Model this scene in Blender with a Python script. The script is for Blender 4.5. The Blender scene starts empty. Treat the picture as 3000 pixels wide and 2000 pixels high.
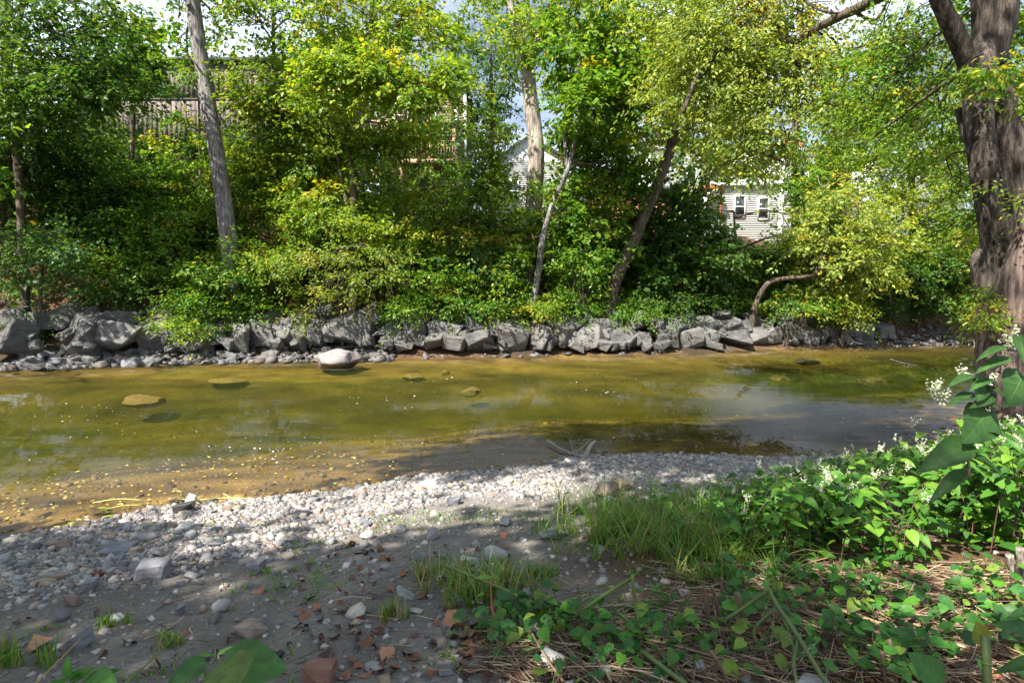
import bpy, bmesh, math, random
import numpy as np
from mathutils import Vector, Matrix, Euler, noise as mnoise

# ------------------------------------------------------------------ camera, sky, sun, exposure
scene = bpy.context.scene
C = scene.collection
CAM_Z, PITCH, FPX = 2.2, math.radians(4.1), 1667.0
cam_data = bpy.data.cameras.new("camera")
cam_data.sensor_width = 36.0
cam_data.lens = 36.0 * FPX / 3000.0
cam_data.clip_start = 0.05
cam_data.clip_end = 2000.0
cam = bpy.data.objects.new("camera", cam_data)
C.objects.link(cam)
cam.location = (0, 0, CAM_Z)
cam.rotation_euler = (math.pi / 2 - PITCH, 0, 0)
scene.camera = cam

SUN_EL, SUN_AZ = math.radians(51), math.radians(42)      # azimuth measured from behind the camera (-y) towards the left (-x)
S = Vector((-math.sin(SUN_AZ) * math.cos(SUN_EL), -math.cos(SUN_AZ) * math.cos(SUN_EL), math.sin(SUN_EL)))
world = bpy.data.worlds.new("World")
scene.world = world
world.use_nodes = True
wn, wl = world.node_tree.nodes, world.node_tree.links
bg = wn["Background"]
sky = wn.new("ShaderNodeTexSky")
sky.sky_type = 'NISHITA'
sky.sun_disc = False
sky.sun_elevation = SUN_EL
sky.sun_rotation = math.atan2(S.x, S.y) % (2 * math.pi)
sky.air_density, sky.dust_density, sky.ozone_density = 1.0, 1.6, 1.0
wtc = wn.new("ShaderNodeTexCoord")
wmap = wn.new("ShaderNodeMapping"); wmap.inputs["Scale"].default_value = (1.6, 1.6, 4.0)
wno = wn.new("ShaderNodeTexNoise"); wno.inputs["Scale"].default_value = 1.7; wno.inputs["Detail"].default_value = 7
wramp = wn.new("ShaderNodeMapRange"); wramp.inputs[1].default_value = 0.36; wramp.inputs[2].default_value = 0.62
wmix = wn.new("ShaderNodeMixRGB"); wmix.inputs[2].default_value = (9.0, 10.2, 12.0, 1)
wl.new(wtc.outputs["Generated"], wmap.inputs[0]); wl.new(wmap.outputs[0], wno.inputs["Vector"])
wl.new(wno.outputs["Fac"], wramp.inputs[0]); wl.new(wramp.outputs[0], wmix.inputs[0])
wl.new(sky.outputs[0], wmix.inputs[1]); wl.new(wmix.outputs[0], bg.inputs[0])
bg.inputs[1].default_value = 0.052
sun_data = bpy.data.lights.new("sun", 'SUN')
sun_data.energy = 5.0
sun_data.angle = math.radians(0.55)
sun_data.color = (1.0, 0.93, 0.82)
sun = bpy.data.objects.new("sun", sun_data)
C.objects.link(sun)
sun.rotation_euler = S.to_track_quat('Z', 'Y').to_euler()
sun.location = S * 60
scene.view_settings.view_transform = 'Standard'
scene.view_settings.look = 'None'
scene.view_settings.exposure = 1.6
scene.view_settings.gamma = 1.0
scene.view_settings.use_curve_mapping = False
scene.render.engine = 'CYCLES'
cy = scene.cycles
cy.use_denoising = True
cy.max_bounces = 8
cy.diffuse_bounces = 3
cy.glossy_bounces = 3
cy.transmission_bounces = 4
cy.volume_bounces = 1
cy.transparent_max_bounces = 12
cy.sample_clamp_indirect = 6.0
cy.caustics_reflective = False
cy.caustics_refractive = False

rng = np.random.default_rng(7)
R = random.Random(11)

# ------------------------------------------------------------------ pixel <-> place helpers (photo is 3000 x 2000)
cp, sp_ = math.cos(PITCH), math.sin(PITCH)
def ray(px, py):
    cx, cyy = (px - 1500.0) / FPX, (1000.0 - py) / FPX
    return np.array([cx, cp + cyy * sp_, -sp_ + cyy * cp])
def at(px, py, Y):
    d = ray(px, py)
    return np.array([0, 0, CAM_Z]) + d * (Y / d[1])
def on_z(px, py, z):
    d = ray(px, py)
    return np.array([0, 0, CAM_Z]) + d * ((z - CAM_Z) / d[2])
def sstep(a, b, x):
    t = np.clip((x - a) / (b - a), 0, 1)
    return t * t * (3 - 2 * t)

near_px = [(0, 1578), (250, 1535), (500, 1482), (780, 1460), (1000, 1440), (1250, 1392), (1500, 1372), (1700, 1337), (1950, 1330), (2200, 1338)]
np_ = np.array([on_z(a, b, 0)[:2] for a, b in near_px])
NX = np.concatenate([[-150, -40, -12, -7], np_[:, 0], [4.6, 5.6, 6.8, 8.5, 12, 30, 150]])
NY = np.concatenate([[-40, -9, 1.6, 4.0], np_[:, 1], [7.8, 8.1, 8.9, 10.4, 12.5, 20, 60]])
far_px = [(0, 1078), (250, 1072), (500, 1062), (750, 1056), (1000, 1052), (1250, 1050), (1500, 1046), (1750, 1042), (2000, 1036), (2250, 1024), (2500, 1016), (2750, 1008), (2950, 1004)]
fp_ = np.array([on_z(a, b, 0)[:2] for a, b in far_px])
FX = np.concatenate([[-150, -40], fp_[:, 0], [60, 150]])
FY = np.concatenate([[-20, 12], fp_[:, 1], [48, 90]])
def yn(x): return np.interp(x, NX, NY)
def yf(x): return np.interp(x, FX, FY)

def vnoise(x, y, seed=0, scale=1.0):
    """cheap smooth value noise, vectorised"""
    x = np.asarray(x, float) * scale + seed * 17.3; y = np.asarray(y, float) * scale + seed * 9.1
    xi, yi = np.floor(x), np.floor(y); fx, fy = x - xi, y - yi
    fx, fy = fx * fx * (3 - 2 * fx), fy * fy * (3 - 2 * fy)
    def hsh(a, b):
        s = np.sin(a * 127.1 + b * 311.7 + seed * 74.7) * 43758.5453
        return s - np.floor(s)
    return (hsh(xi, yi) * (1 - fx) + hsh(xi + 1, yi) * fx) * (1 - fy) + (hsh(xi, yi + 1) * (1 - fx) + hsh(xi + 1, yi + 1) * fx) * fy

def height(x, y):
    x = np.asarray(x, float); y = np.asarray(y, float)
    t = yn(x) - y                                   # metres inland on the near side
    near = 0.10 * t + 0.012 * np.minimum(t, 3) + 0.06 * (vnoise(x, y, 1, 0.9) - 0.5) * sstep(0, 1.5, t) + 0.02 * (vnoise(x, y, 2, 4) - 0.5)
    near = np.minimum(near, 0.55 + 0.03 * np.maximum(t - 5, 0)) + 0.25 * sstep(2.0, 6.0, x) * sstep(0.1, 1.6, t)
    s = y - yn(x); u = y - yf(x)
    bed = -np.minimum(np.minimum(0.05 * s + 0.012 * s * s, 0.85), np.minimum(0.11 * (-u) + 0.02, 0.85)) + 0.10 * (vnoise(x, y, 3, 0.55) - 0.5) * sstep(0, 2, s) * sstep(0, 2, -u) + 0.03 * (vnoise(x, y, 4, 2.2) - 0.5) * sstep(0, 0.6, s)
    lf = sstep(4, -12, x)                            # the left part of the far bank is steeper
    top = 6.3 + 2.2 * lf
    rip = 1.35 * sstep(-0.2, 3.2, u)
    slope = rip + (top - 1.35) * np.clip((u - 2.6) / (9.5 - 0.5 * lf), 0, 1) ** 0.9 + 0.5 * (vnoise(x, y, 5, 0.35) - 0.5) * sstep(2, 5, u) + 0.18 * (vnoise(x, y, 6, 1.3) - 0.5) * sstep(1.5, 4, u)
    z = np.where(s < 0, near, np.where(u > 0, slope, bed))
    return z
def hz(x, y): return float(height(x, y))
def ground_hits(px, py, lo=0.3):
    """where the view rays through these picture points meet the ground (vectorised)"""
    px = np.atleast_1d(np.asarray(px, float)); py = np.atleast_1d(np.asarray(py, float))
    cx, cyy = (px - 1500.0) / FPX, (1000.0 - py) / FPX
    d = np.stack([cx, cp + cyy * sp_, -sp_ + cyy * cp], -1); o = np.array([0, 0, CAM_Z])
    ts = lo * 1.03 ** np.arange(0, 186)
    Q = o + d[:, None] * ts[None, :, None]
    below = Q[..., 2] <= height(Q[..., 0], Q[..., 1]); below[:, -1] = True
    i = np.maximum(np.argmax(below, 1), 1); A, B = ts[i - 1], ts[i]
    for _ in range(14):
        m = (A + B) / 2; q = o + d * m[:, None]; u = q[:, 2] <= height(q[:, 0], q[:, 1])
        B = np.where(u, m, B); A = np.where(u, A, m)
    return o + d * B[:, None]
def on_ground(px, py): return ground_hits(px, py)[0]

# ------------------------------------------------------------------ mesh helpers
def base_loc(o):
    v = np.zeros(3)
    while o is not None:
        v += np.array(o.location); o = o.parent
    return v
def make_mesh(name, V, faces, mat, col=None, smooth=False):
    """V (n,3); faces: list of (m,k) int arrays"""
    V = np.ascontiguousarray(V, dtype=np.float32)
    me = bpy.data.meshes.new(name)
    me.vertices.add(len(V)); me.vertices.foreach_set("co", V.ravel())
    faces = [np.asarray(f, dtype=np.int32) for f in faces if len(f)]
    tot = np.concatenate([np.full(len(f), f.shape[1], np.int32) for f in faces])
    loops = np.concatenate([f.ravel() for f in faces])
    me.loops.add(len(loops)); me.loops.foreach_set("vertex_index", loops)
    me.polygons.add(len(tot))
    st = np.concatenate([[0], np.cumsum(tot)[:-1]]).astype(np.int32)
    me.polygons.foreach_set("loop_start", st)
    me.polygons.foreach_set("loop_total", tot)
    if smooth: me.polygons.foreach_set("use_smooth", np.ones(len(tot), bool))
    if col is not None:
        a = me.color_attributes.new("col", 'FLOAT_COLOR', 'POINT')
        c4 = np.ones((len(V), 4), np.float32); c4[:, :3] = col
        a.data.foreach_set("color", c4.ravel())
    me.update(calc_edges=True)
    me.materials.append(mat)
    return me
def obj(name, V, faces, mat, parent=None, col=None, smooth=False):
    V = np.asarray(V, float)
    if parent is not None: V = V - base_loc(parent)
    o = bpy.data.objects.new(name, make_mesh(name, V, faces, mat, col, smooth))
    C.objects.link(o)
    o.parent = parent
    return o
def inst(name, mesh, loc, rot=(0, 0, 0), scale=(1, 1, 1), parent=None, matrix=None):
    o = bpy.data.objects.new(name, mesh); C.objects.link(o)
    if parent is not None:
        o.parent = parent; loc = np.array(loc) - base_loc(parent)
    if matrix is not None:
        m = matrix.copy(); m.translation = Vector(loc); o.matrix_local = m
    else:
        o.location = loc; o.rotation_euler = rot; o.scale = scale
    return o
def tag(o, label=None, cat=None, group=None, kind=None):
    if label: o["label"] = label
    if cat: o["category"] = cat
    if group: o["group"] = group
    if kind: o["kind"] = kind
    return o
def thing(name, label, cat, loc, group=None):
    o = bpy.data.objects.new(name, None); C.objects.link(o)
    o.location = [float(v) for v in loc]; o.empty_display_size = 0.2
    return tag(o, label, cat, group)

class MB:
    """collects quads / tris, builds one mesh object"""
    def __init__(s): s.v, s.f, s.n, s.c = [], {3: [], 4: []}, 0, []
    def add(s, V, faces, col=None):
        V = np.asarray(V, float)
        for f in faces:
            f = np.asarray(f)
            if len(f): s.f[f.shape[1]].append(f + s.n)
        s.v.append(V); s.n += len(V)
        if col is not None:
            s.c.append(np.broadcast_to(np.asarray(col, float), (len(V), 3)))
    def box(s, x0, x1, y0, y1, z0, z1, M=None):
        V = np.array([(x, y, z) for z in (z0, z1) for y in (y0, y1) for x in (x0, x1)], float)
        if M is not None: V = V @ np.array(M.to_3x3()).T + np.array(M.translation)
        s.add(V, [np.array([(0, 2, 3, 1), (4, 5, 7, 6), (0, 1, 5, 4), (2, 6, 7, 3), (0, 4, 6, 2), (1, 3, 7, 5)])])
        return s
    def tube(s, pts, rad, n=8, caps=True, rough=0.0, seed=0, col=None):
        V, F = tube(pts, rad, n, caps, rough, seed); s.add(V, F, col); return s
    def build(s, name, mat, parent=None, smooth=False):
        return obj(name, np.concatenate(s.v), [np.concatenate(x) for x in s.f.values() if x], mat, parent, np.concatenate(s.c) if s.c else None, smooth)

def catmull(P, per=6):
    P = np.asarray(P, float)
    if len(P) < 3:
        t = np.linspace(0, 1, per + 1)[:, None]; return P[0] * (1 - t) + P[1] * t
    Q = np.vstack([2 * P[0] - P[1], P, 2 * P[-1] - P[-2]]); out = []
    for i in range(1, len(Q) - 2):
        for k in range(per):
            t = k / per
            out.append(0.5 * (2 * Q[i] + (Q[i + 1] - Q[i - 1]) * t + (2 * Q[i - 1] - 5 * Q[i] + 4 * Q[i + 1] - Q[i + 2]) * t * t + (3 * Q[i] - Q[i - 1] - 3 * Q[i + 1] + Q[i + 2]) * t ** 3))
    out.append(P[-1]); return np.array(out)
def tube(P, rad, n=8, caps=True, rough=0.0, seed=0):
    P = np.asarray(P, float); m = len(P)
    rad = np.interp(np.linspace(0, 1, m), np.linspace(0, 1, len(np.atleast_1d(rad))), np.atleast_1d(rad))
    T = np.gradient(P, axis=0); T /= np.linalg.norm(T, axis=1)[:, None] + 1e-9
    ref = np.array([0.3, 1, 0.1]) if abs(T[0][1]) < 0.8 else np.array([1, 0.1, 0.2])
    A = np.cross(T, ref); A /= np.linalg.norm(A, axis=1)[:, None] + 1e-9
    B = np.cross(T, A)
    ang = np.linspace(0, 2 * np.pi, n, endpoint=False)
    rr = rad[:, None] * np.ones((1, n))
    if rough:
        r2 = np.random.default_rng(seed + 5)
        ridge = r2.normal(0, 1, (1, n)); big = r2.normal(0, 1, (m // 4 + 2, n))
        bi = np.array([np.interp(np.linspace(0, 1, m), np.linspace(0, 1, big.shape[0]), big[:, k]) for k in range(n)]).T
        rr = rr * (1 + rough * (0.5 * ridge + bi + 0.5 * r2.normal(0, 1, (m, n))))
    V = P[:, None] + rr[..., None] * (np.cos(ang)[None, :, None] * A[:, None] + np.sin(ang)[None, :, None] * B[:, None])
    V = V.reshape(-1, 3)
    i = np.arange(m - 1)[:, None] * n; k = np.arange(n)[None]; k2 = (k + 1) % n
    F = [np.stack([i + k, i + k2, i + n + k2, i + n + k], -1).reshape(-1, 4)]
    if caps:
        V = np.vstack([V, P[0], P[-1]]); a = m * n
        kk = np.arange(n); k3 = (kk + 1) % n
        F.append(np.vstack([np.stack([np.full(n, a), k3, kk], -1), np.stack([np.full(n, a + 1), (m - 1) * n + kk, (m - 1) * n + k3], -1)]))
    return V, F
def scatter(T, TF, P, X, Y, Z):
    """instance template vertices T with faces TF at P with (scaled) axes X, Y, Z -> V, faces"""
    n, nv = len(P), len(T)
    V = P[:, None] + T[None, :, 0:1] * X[:, None] + T[None, :, 1:2] * Y[:, None] + T[None, :, 2:3] * Z[:, None]
    off = (np.arange(n) * nv)[:, None, None]
    return V.reshape(-1, 3), [(f[None] + off).reshape(-1, f.shape[1]) for f in TF]
def unit(v): return v / (np.linalg.norm(v, axis=-1, keepdims=True) + 1e-9)
def randu(n, r=None):
    r = r or rng
    return unit(r.normal(0, 1, (n, 3)))

# ------------------------------------------------------------------ materials
def new_mat(name):
    m = bpy.data.materials.new(name); m.use_nodes = True
    nt = m.node_tree; nt.nodes.clear()
    out = nt.nodes.new("ShaderNodeOutputMaterial")
    return m, nt, out
def N(nt, typ, **kw):
    n = nt.nodes.new(typ)
    for k, v in kw.items():
        if k.startswith("i_"): n.inputs[k[2:].replace("_", " ")].default_value = v
        else: setattr(n, k, v)
    return n
def ramp(nt, stops):
    r = nt.nodes.new("ShaderNodeValToRGB"); e = r.color_ramp.elements
    while len(e) < len(stops): e.new(0.5)
    for i, (p, c) in enumerate(stops): e[i].position = p; e[i].color = (*c, 1)
    return r
def coords(nt, scale=(1, 1, 1), kind="Object"):
    tc = nt.nodes.new("ShaderNodeTexCoord"); mp = nt.nodes.new("ShaderNodeMapping")
    mp.inputs["Scale"].default_value = scale
    nt.links.new(tc.outputs[kind], mp.inputs[0]); return mp.outputs[0]
def world_coords(nt, scale=(1, 1, 1)):
    g = nt.nodes.new("ShaderNodeNewGeometry"); mp = nt.nodes.new("ShaderNodeMapping")
    mp.inputs["Scale"].default_value = scale
    nt.links.new(g.outputs["Position"], mp.inputs[0]); return mp.outputs[0]

def mat_leaf(name, transl=0.45, rough=0.45, veins=False):
    m, nt, out = new_mat(name); L = nt.links.new
    at_ = N(nt, "ShaderNodeAttribute", attribute_name="col")
    p = N(nt, "ShaderNodeBsdfPrincipled"); p.inputs["Roughness"].default_value = rough; p.inputs["Specular IOR Level"].default_value = 0.35
    base = at_.outputs["Color"]
    if veins:
        no = N(nt, "ShaderNodeTexNoise", i_Scale=45.0, i_Detail=4.0); L(coords(nt), no.inputs["Vector"])
        mr = N(nt, "ShaderNodeMapRange"); mr.inputs[1].default_value = 0.3; mr.inputs[2].default_value = 0.7; mr.inputs[3].default_value = 0.75; mr.inputs[4].default_value = 1.25
        L(no.outputs["Fac"], mr.inputs[0])
        mm = N(nt, "ShaderNodeVectorMath", operation='SCALE'); L(base, mm.inputs[0]); L(mr.outputs[0], mm.inputs["Scale"]); base = mm.outputs[0]
        bp = N(nt, "ShaderNodeBump", i_Strength=0.25, i_Distance=0.004); L(no.outputs["Fac"], bp.inputs["Height"]); L(bp.outputs[0], p.inputs["Normal"])
    L(base, p.inputs["Base Color"])
    g = N(nt, "ShaderNodeMixRGB", blend_type='MULTIPLY', i_Fac=1.0); g.inputs[2].default_value = (1.55, 1.45, 0.55, 1); L(base, g.inputs[1])
    t = N(nt, "ShaderNodeBsdfTranslucent"); L(g.outputs[0], t.inputs["Color"])
    mx = N(nt, "ShaderNodeMixShader"); mx.inputs[0].default_value = transl
    L(p.outputs[0], mx.inputs[1]); L(t.outputs[0], mx.inputs[2]); L(mx.outputs[0], out.inputs[0])
    return m
def mat_plain_attr(name, rough=0.8):
    m, nt, out = new_mat(name); L = nt.links.new
    a = N(nt, "ShaderNodeAttribute", attribute_name="col"); p = N(nt, "ShaderNodeBsdfPrincipled"); p.inputs["Roughness"].default_value = rough
    no = N(nt, "ShaderNodeTexNoise", i_Scale=60.0, i_Detail=5.0); L(world_coords(nt), no.inputs["Vector"])
    mr = N(nt, "ShaderNodeMapRange"); mr.inputs[3].default_value = 0.55; mr.inputs[4].default_value = 1.45; L(no.outputs["Fac"], mr.inputs[0])
    mm = N(nt, "ShaderNodeVectorMath", operation='SCALE'); L(a.outputs["Color"], mm.inputs[0]); L(mr.outputs[0], mm.inputs["Scale"])
    L(mm.outputs[0], p.inputs["Base Color"])
    bp = N(nt, "ShaderNodeBump", i_Strength=0.35, i_Distance=0.01); L(no.outputs["Fac"], bp.inputs["Height"]); L(bp.outputs[0], p.inputs["Normal"])
    L(p.outputs[0], out.inputs[0]); return m
def mat_rock(name, dark, light, scale=1.0, strata=0.0, moss=None, bump=0.6, stain=None):
    m, nt, out = new_mat(name); L = nt.links.new
    wc = world_coords(nt, (1, 1, 1 + strata * 3))
    n1 = N(nt, "ShaderNodeTexNoise", i_Scale=2.2 * scale, i_Detail=9.0, i_Roughness=0.65); L(wc, n1.inputs["Vector"])
    n2 = N(nt, "ShaderNodeTexNoise", i_Scale=14.0 * scale, i_Detail=8.0, i_Roughness=0.7); L(wc, n2.inputs["Vector"])
    mid = [0.5 * (a + b) for a, b in zip(dark, light)]
    r = ramp(nt, [(0.3, dark), (0.52, mid), (0.75, light)])
    mx = N(nt, "ShaderNodeMath", operation='ADD'); m5 = N(nt, "ShaderNodeMath", operation='MULTIPLY'); m5.inputs[1].default_value = 0.45
    oi = N(nt, "ShaderNodeObjectInfo"); mo = N(nt, "ShaderNodeMath", operation='MULTIPLY_ADD'); mo.inputs[1].default_value = 0.22; mo.inputs[2].default_value = -0.11 - 0.22
    L(oi.outputs["Random"], mo.inputs[0])
    L(n2.outputs["Fac"], m5.inputs[0]); L(n1.outputs["Fac"], mx.inputs[0]); L(m5.outputs[0], mx.inputs[1])
    mx2 = N(nt, "ShaderNodeMath", operation='ADD'); L(mx.outputs[0], mx2.inputs[0]); L(mo.outputs[0], mx2.inputs[1])
    L(mx2.outputs[0], r.inputs[0])
    p = N(nt, "ShaderNodeBsdfPrincipled"); p.inputs["Roughness"].default_value = 0.75
    colout = r.outputs[0]
    if moss:
        n3 = N(nt, "ShaderNodeTexNoise", i_Scale=3.0, i_Detail=6.0); L(wc, n3.inputs["Vector"])
        mr = N(nt, "ShaderNodeMapRange"); mr.inputs[1].default_value = 0.5; mr.inputs[2].default_value = 0.62; L(n3.outputs["Fac"], mr.inputs[0])
        mc = N(nt, "ShaderNodeMixRGB"); mc.inputs[2].default_value = (*moss, 1); L(mr.outputs[0], mc.inputs[0]); L(colout, mc.inputs[1]); colout = mc.outputs[0]
    if stain:
        n4 = N(nt, "ShaderNodeTexNoise", i_Scale=0.9, i_Detail=7.0, i_Roughness=0.7); L(world_coords(nt), n4.inputs["Vector"])
        mr4 = N(nt, "ShaderNodeMapRange"); mr4.inputs[1].default_value = 0.50; mr4.inputs[2].default_value = 0.66; mr4.inputs[4].default_value = 0.8; L(n4.outputs["Fac"], mr4.inputs[0])
        mc4 = N(nt, "ShaderNodeMixRGB"); mc4.inputs[2].default_value = (*stain, 1); L(mr4.outputs[0], mc4.inputs[0]); L(colout, mc4.inputs[1]); colout = mc4.outputs[0]
        sz = N(nt, "ShaderNodeSeparateXYZ"); L(world_coords(nt), sz.inputs[0])
        wz = N(nt, "ShaderNodeMath", operation='MULTIPLY_ADD'); wz.inputs[1].default_value = 0.5; L(n4.outputs["Fac"], wz.inputs[0]); L(sz.outputs["Z"], wz.inputs[2])
        mw = N(nt, "ShaderNodeMapRange"); mw.inputs[1].default_value = 0.34; mw.inputs[2].default_value = 0.52; mw.inputs[3].default_value = 0.38; mw.inputs[4].default_value = 1.0; L(wz.outputs[0], mw.inputs[0])
        sw = N(nt, "ShaderNodeVectorMath", operation='SCALE'); L(colout, sw.inputs[0]); L(mw.outputs[0], sw.inputs["Scale"]); colout = sw.outputs[0]
        mwr = N(nt, "ShaderNodeMapRange"); mwr.inputs[1].default_value = 0.34; mwr.inputs[2].default_value = 0.52; mwr.inputs[3].default_value = 0.3; mwr.inputs[4].default_value = 0.8; L(wz.outputs[0], mwr.inputs[0]); L(mwr.outputs[0], p.inputs["Roughness"])
    L(colout, p.inputs["Base Color"])
    ad = N(nt, "ShaderNodeMath", operation='ADD'); L(n1.outputs["Fac"], ad.inputs[0]); L(m5.outputs[0], ad.inputs[1])
    bp = N(nt, "ShaderNodeBump", i_Strength=bump, i_Distance=0.12 / scale); L(ad.outputs[0], bp.inputs["Height"]); L(bp.outputs[0], p.inputs["Normal"])
    L(p.outputs[0], out.inputs[0]); return m
def mat_bark(name, dark, light, scale=1.0, bump=0.8, stretch=0.12):
    m, nt, out = new_mat(name); L = nt.links.new
    wc = world_coords(nt, (scale, scale, scale * stretch))
    v = N(nt, "ShaderNodeTexNoise", i_Scale=13.0, i_Detail=7.0, i_Roughness=0.68); L(wc, v.inputs["Vector"])
    w2 = world_coords(nt, (1, 1, 0.6)); n2 = N(nt, "ShaderNodeTexNoise", i_Scale=1.8, i_Detail=5.0); L(w2, n2.inputs["Vector"])
    r = ramp(nt, [(0.36, [c * 0.45 for c in dark]), (0.47, dark), (0.66, light)])
    ad = N(nt, "ShaderNodeMath", operation='MULTIPLY_ADD'); ad.inputs[1].default_value = 0.35; L(n2.outputs["Fac"], ad.inputs[0])
    sub = N(nt, "ShaderNodeMath", operation='SUBTRACT'); sub.inputs[1].default_value = 0.175; L(v.outputs["Fac"], sub.inputs[0]); L(sub.outputs[0], ad.inputs[2])
    L(ad.outputs[0], r.inputs[0])
    p = N(nt, "ShaderNodeBsdfPrincipled"); p.inputs["Roughness"].default_value = 0.9; p.inputs["Specular IOR Level"].default_value = 0.2
    L(r.outputs[0], p.inputs["Base Color"])
    bp = N(nt, "ShaderNodeBump", i_Strength=bump, i_Distance=0.06 / scale); L(v.outputs["Fac"], bp.inputs["Height"]); L(bp.outputs[0], p.inputs["Normal"])
    L(p.outputs[0], out.inputs[0]); return m
def mat_paint(name, colr, rough=0.6, var=0.25, scale=3.0, stretch=(1, 1, 1)):
    m, nt, out = new_mat(name); L = nt.links.new
    no = N(nt, "ShaderNodeTexNoise", i_Scale=scale, i_Detail=7.0, i_Roughness=0.6); L(world_coords(nt, stretch), no.inputs["Vector"])
    r = ramp(nt, [(0.3, [c * (1 - var) for c in colr]), (0.7, [min(1, c * (1 + var)) for c in colr])]); L(no.outputs["Fac"], r.inputs[0])
    oi = N(nt, "ShaderNodeObjectInfo"); mr = N(nt, "ShaderNodeMapRange"); mr.inputs[3].default_value = 1 - var * 0.6; mr.inputs[4].default_value = 1 + var * 0.6; L(oi.outputs["Random"], mr.inputs[0])
    mm = N(nt, "ShaderNodeVectorMath", operation='SCALE'); L(r.outputs[0], mm.inputs[0]); L(mr.outputs[0], mm.inputs["Scale"])
    p = N(nt, "ShaderNodeBsdfPrincipled"); p.inputs["Roughness"].default_value = rough; L(mm.outputs[0], p.inputs["Base Color"])
    L(p.outputs[0], out.inputs[0]); return m
def mat_glass(name):
    m, nt, out = new_mat(name)
    p = N(nt, "ShaderNodeBsdfPrincipled"); p.inputs["Base Color"].default_value = (0.03, 0.035, 0.04, 1); p.inputs["Roughness"].default_value = 0.08
    nt.links.new(p.outputs[0], out.inputs[0]); return m

def mat_ground():
    m, nt, out = new_mat("ground_soil"); L = nt.links.new
    a = N(nt, "ShaderNodeAttribute", attribute_name="col")
    wc = world_coords(nt)
    n1 = N(nt, "ShaderNodeTexNoise", i_Scale=1.6, i_Detail=8.0, i_Roughness=0.7); L(wc, n1.inputs["Vector"])
    n2 = N(nt, "ShaderNodeTexNoise", i_Scale=38.0, i_Detail=6.0, i_Roughness=0.75); L(wc, n2.inputs["Vector"])
    vo = N(nt, "ShaderNodeTexVoronoi", i_Scale=26.0); L(wc, vo.inputs["Vector"])
    f1 = N(nt, "ShaderNodeMapRange"); f1.inputs[1].default_value = 0.3; f1.inputs[2].default_value = 0.7; f1.inputs[3].default_value = 0.6; f1.inputs[4].default_value = 1.35; L(n1.outputs["Fac"], f1.inputs[0])
    f2 = N(nt, "ShaderNodeMapRange"); f2.inputs[1].default_value = 0.3; f2.inputs[2].default_value = 0.7; f2.inputs[3].default_value = 0.6; f2.inputs[4].default_value = 1.4; L(n2.outputs["Fac"], f2.inputs[0])
    mu = N(nt, "ShaderNodeMath", operation='MULTIPLY'); L(f1.outputs[0], mu.inputs[0]); L(f2.outputs[0], mu.inputs[1])
    sc = N(nt, "ShaderNodeVectorMath", operation='SCALE'); L(a.outputs["Color"], sc.inputs[0]); L(mu.outputs[0], sc.inputs["Scale"])
    p = N(nt, "ShaderNodeBsdfPrincipled"); p.inputs["Roughness"].default_value = 0.95; p.inputs["Specular IOR Level"].default_value = 0.15
    L(sc.outputs[0], p.inputs["Base Color"])
    ad = N(nt, "ShaderNodeMath", operation='MULTIPLY_ADD'); ad.inputs[1].default_value = -0.5; L(vo.outputs["Distance"], ad.inputs[0]); L(n2.outputs["Fac"], ad.inputs[2])
    bp = N(nt, "ShaderNodeBump", i_Strength=0.7, i_Distance=0.03); L(ad.outputs[0], bp.inputs["Height"]); L(bp.outputs[0], p.inputs["Normal"])
    L(p.outputs[0], out.inputs[0]); return m
def mat_water():
    m, nt, out = new_mat("river_water"); L = nt.links.new
    wc = world_coords(nt, (0.6, 2.2, 1))
    n1 = N(nt, "ShaderNodeTexNoise", i_Scale=1.3, i_Detail=1.0, i_Roughness=0.4); L(wc, n1.inputs["Vector"])
    wc2 = world_coords(nt, (1.0, 2.6, 1))
    n2 = N(nt, "ShaderNodeTexNoise", i_Scale=4.0, i_Detail=1.0); L(wc2, n2.inputs["Vector"])
    ad = N(nt, "ShaderNodeMath", operation='MULTIPLY_ADD'); ad.inputs[1].default_value = 0.16; L(n2.outputs["Fac"], ad.inputs[0]); L(n1.outputs["Fac"], ad.inputs[2])
    bp = N(nt, "ShaderNodeBump", i_Strength=0.2, i_Distance=0.025); L(ad.outputs[0], bp.inputs["Height"])
    gl = N(nt, "ShaderNodeBsdfGlossy"); gl.inputs["Roughness"].default_value = 0.02; gl.inputs["Color"].default_value = (1, 1, 1, 1); L(bp.outputs[0], gl.inputs["Normal"])
    tr = N(nt, "ShaderNodeBsdfTransparent"); tr.inputs["Color"].default_value = (0.97, 0.97, 0.95, 1)
    fr = N(nt, "ShaderNodeFresnel", i_IOR=1.33); L(bp.outputs[0], fr.inputs["Normal"])
    mf = N(nt, "ShaderNodeMath", operation='MULTIPLY'); mf.inputs[1].default_value = 0.95; L(fr.outputs[0], mf.inputs[0])
    mx = N(nt, "ShaderNodeMixShader"); L(mf.outputs[0], mx.inputs[0]); L(tr.outputs[0], mx.inputs[1]); L(gl.outputs[0], mx.inputs[2]); L(mx.outputs[0], out.inputs["Surface"])
    ab = N(nt, "ShaderNodeVolumeAbsorption", i_Density=0.62); ab.inputs["Color"].default_value = (0.515, 0.56, 0.17, 1)
    sc = N(nt, "ShaderNodeVolumeScatter", i_Density=0.032); sc.inputs["Color"].default_value = (0.66, 0.84, 0.40, 1); sc.inputs["Anisotropy"].default_value = 0.0
    ads = N(nt, "ShaderNodeAddShader"); L(ab.outputs[0], ads.inputs[0]); L(sc.outputs[0], ads.inputs[1]); L(ads.outputs[0], out.inputs["Volume"])
    return m

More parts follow.
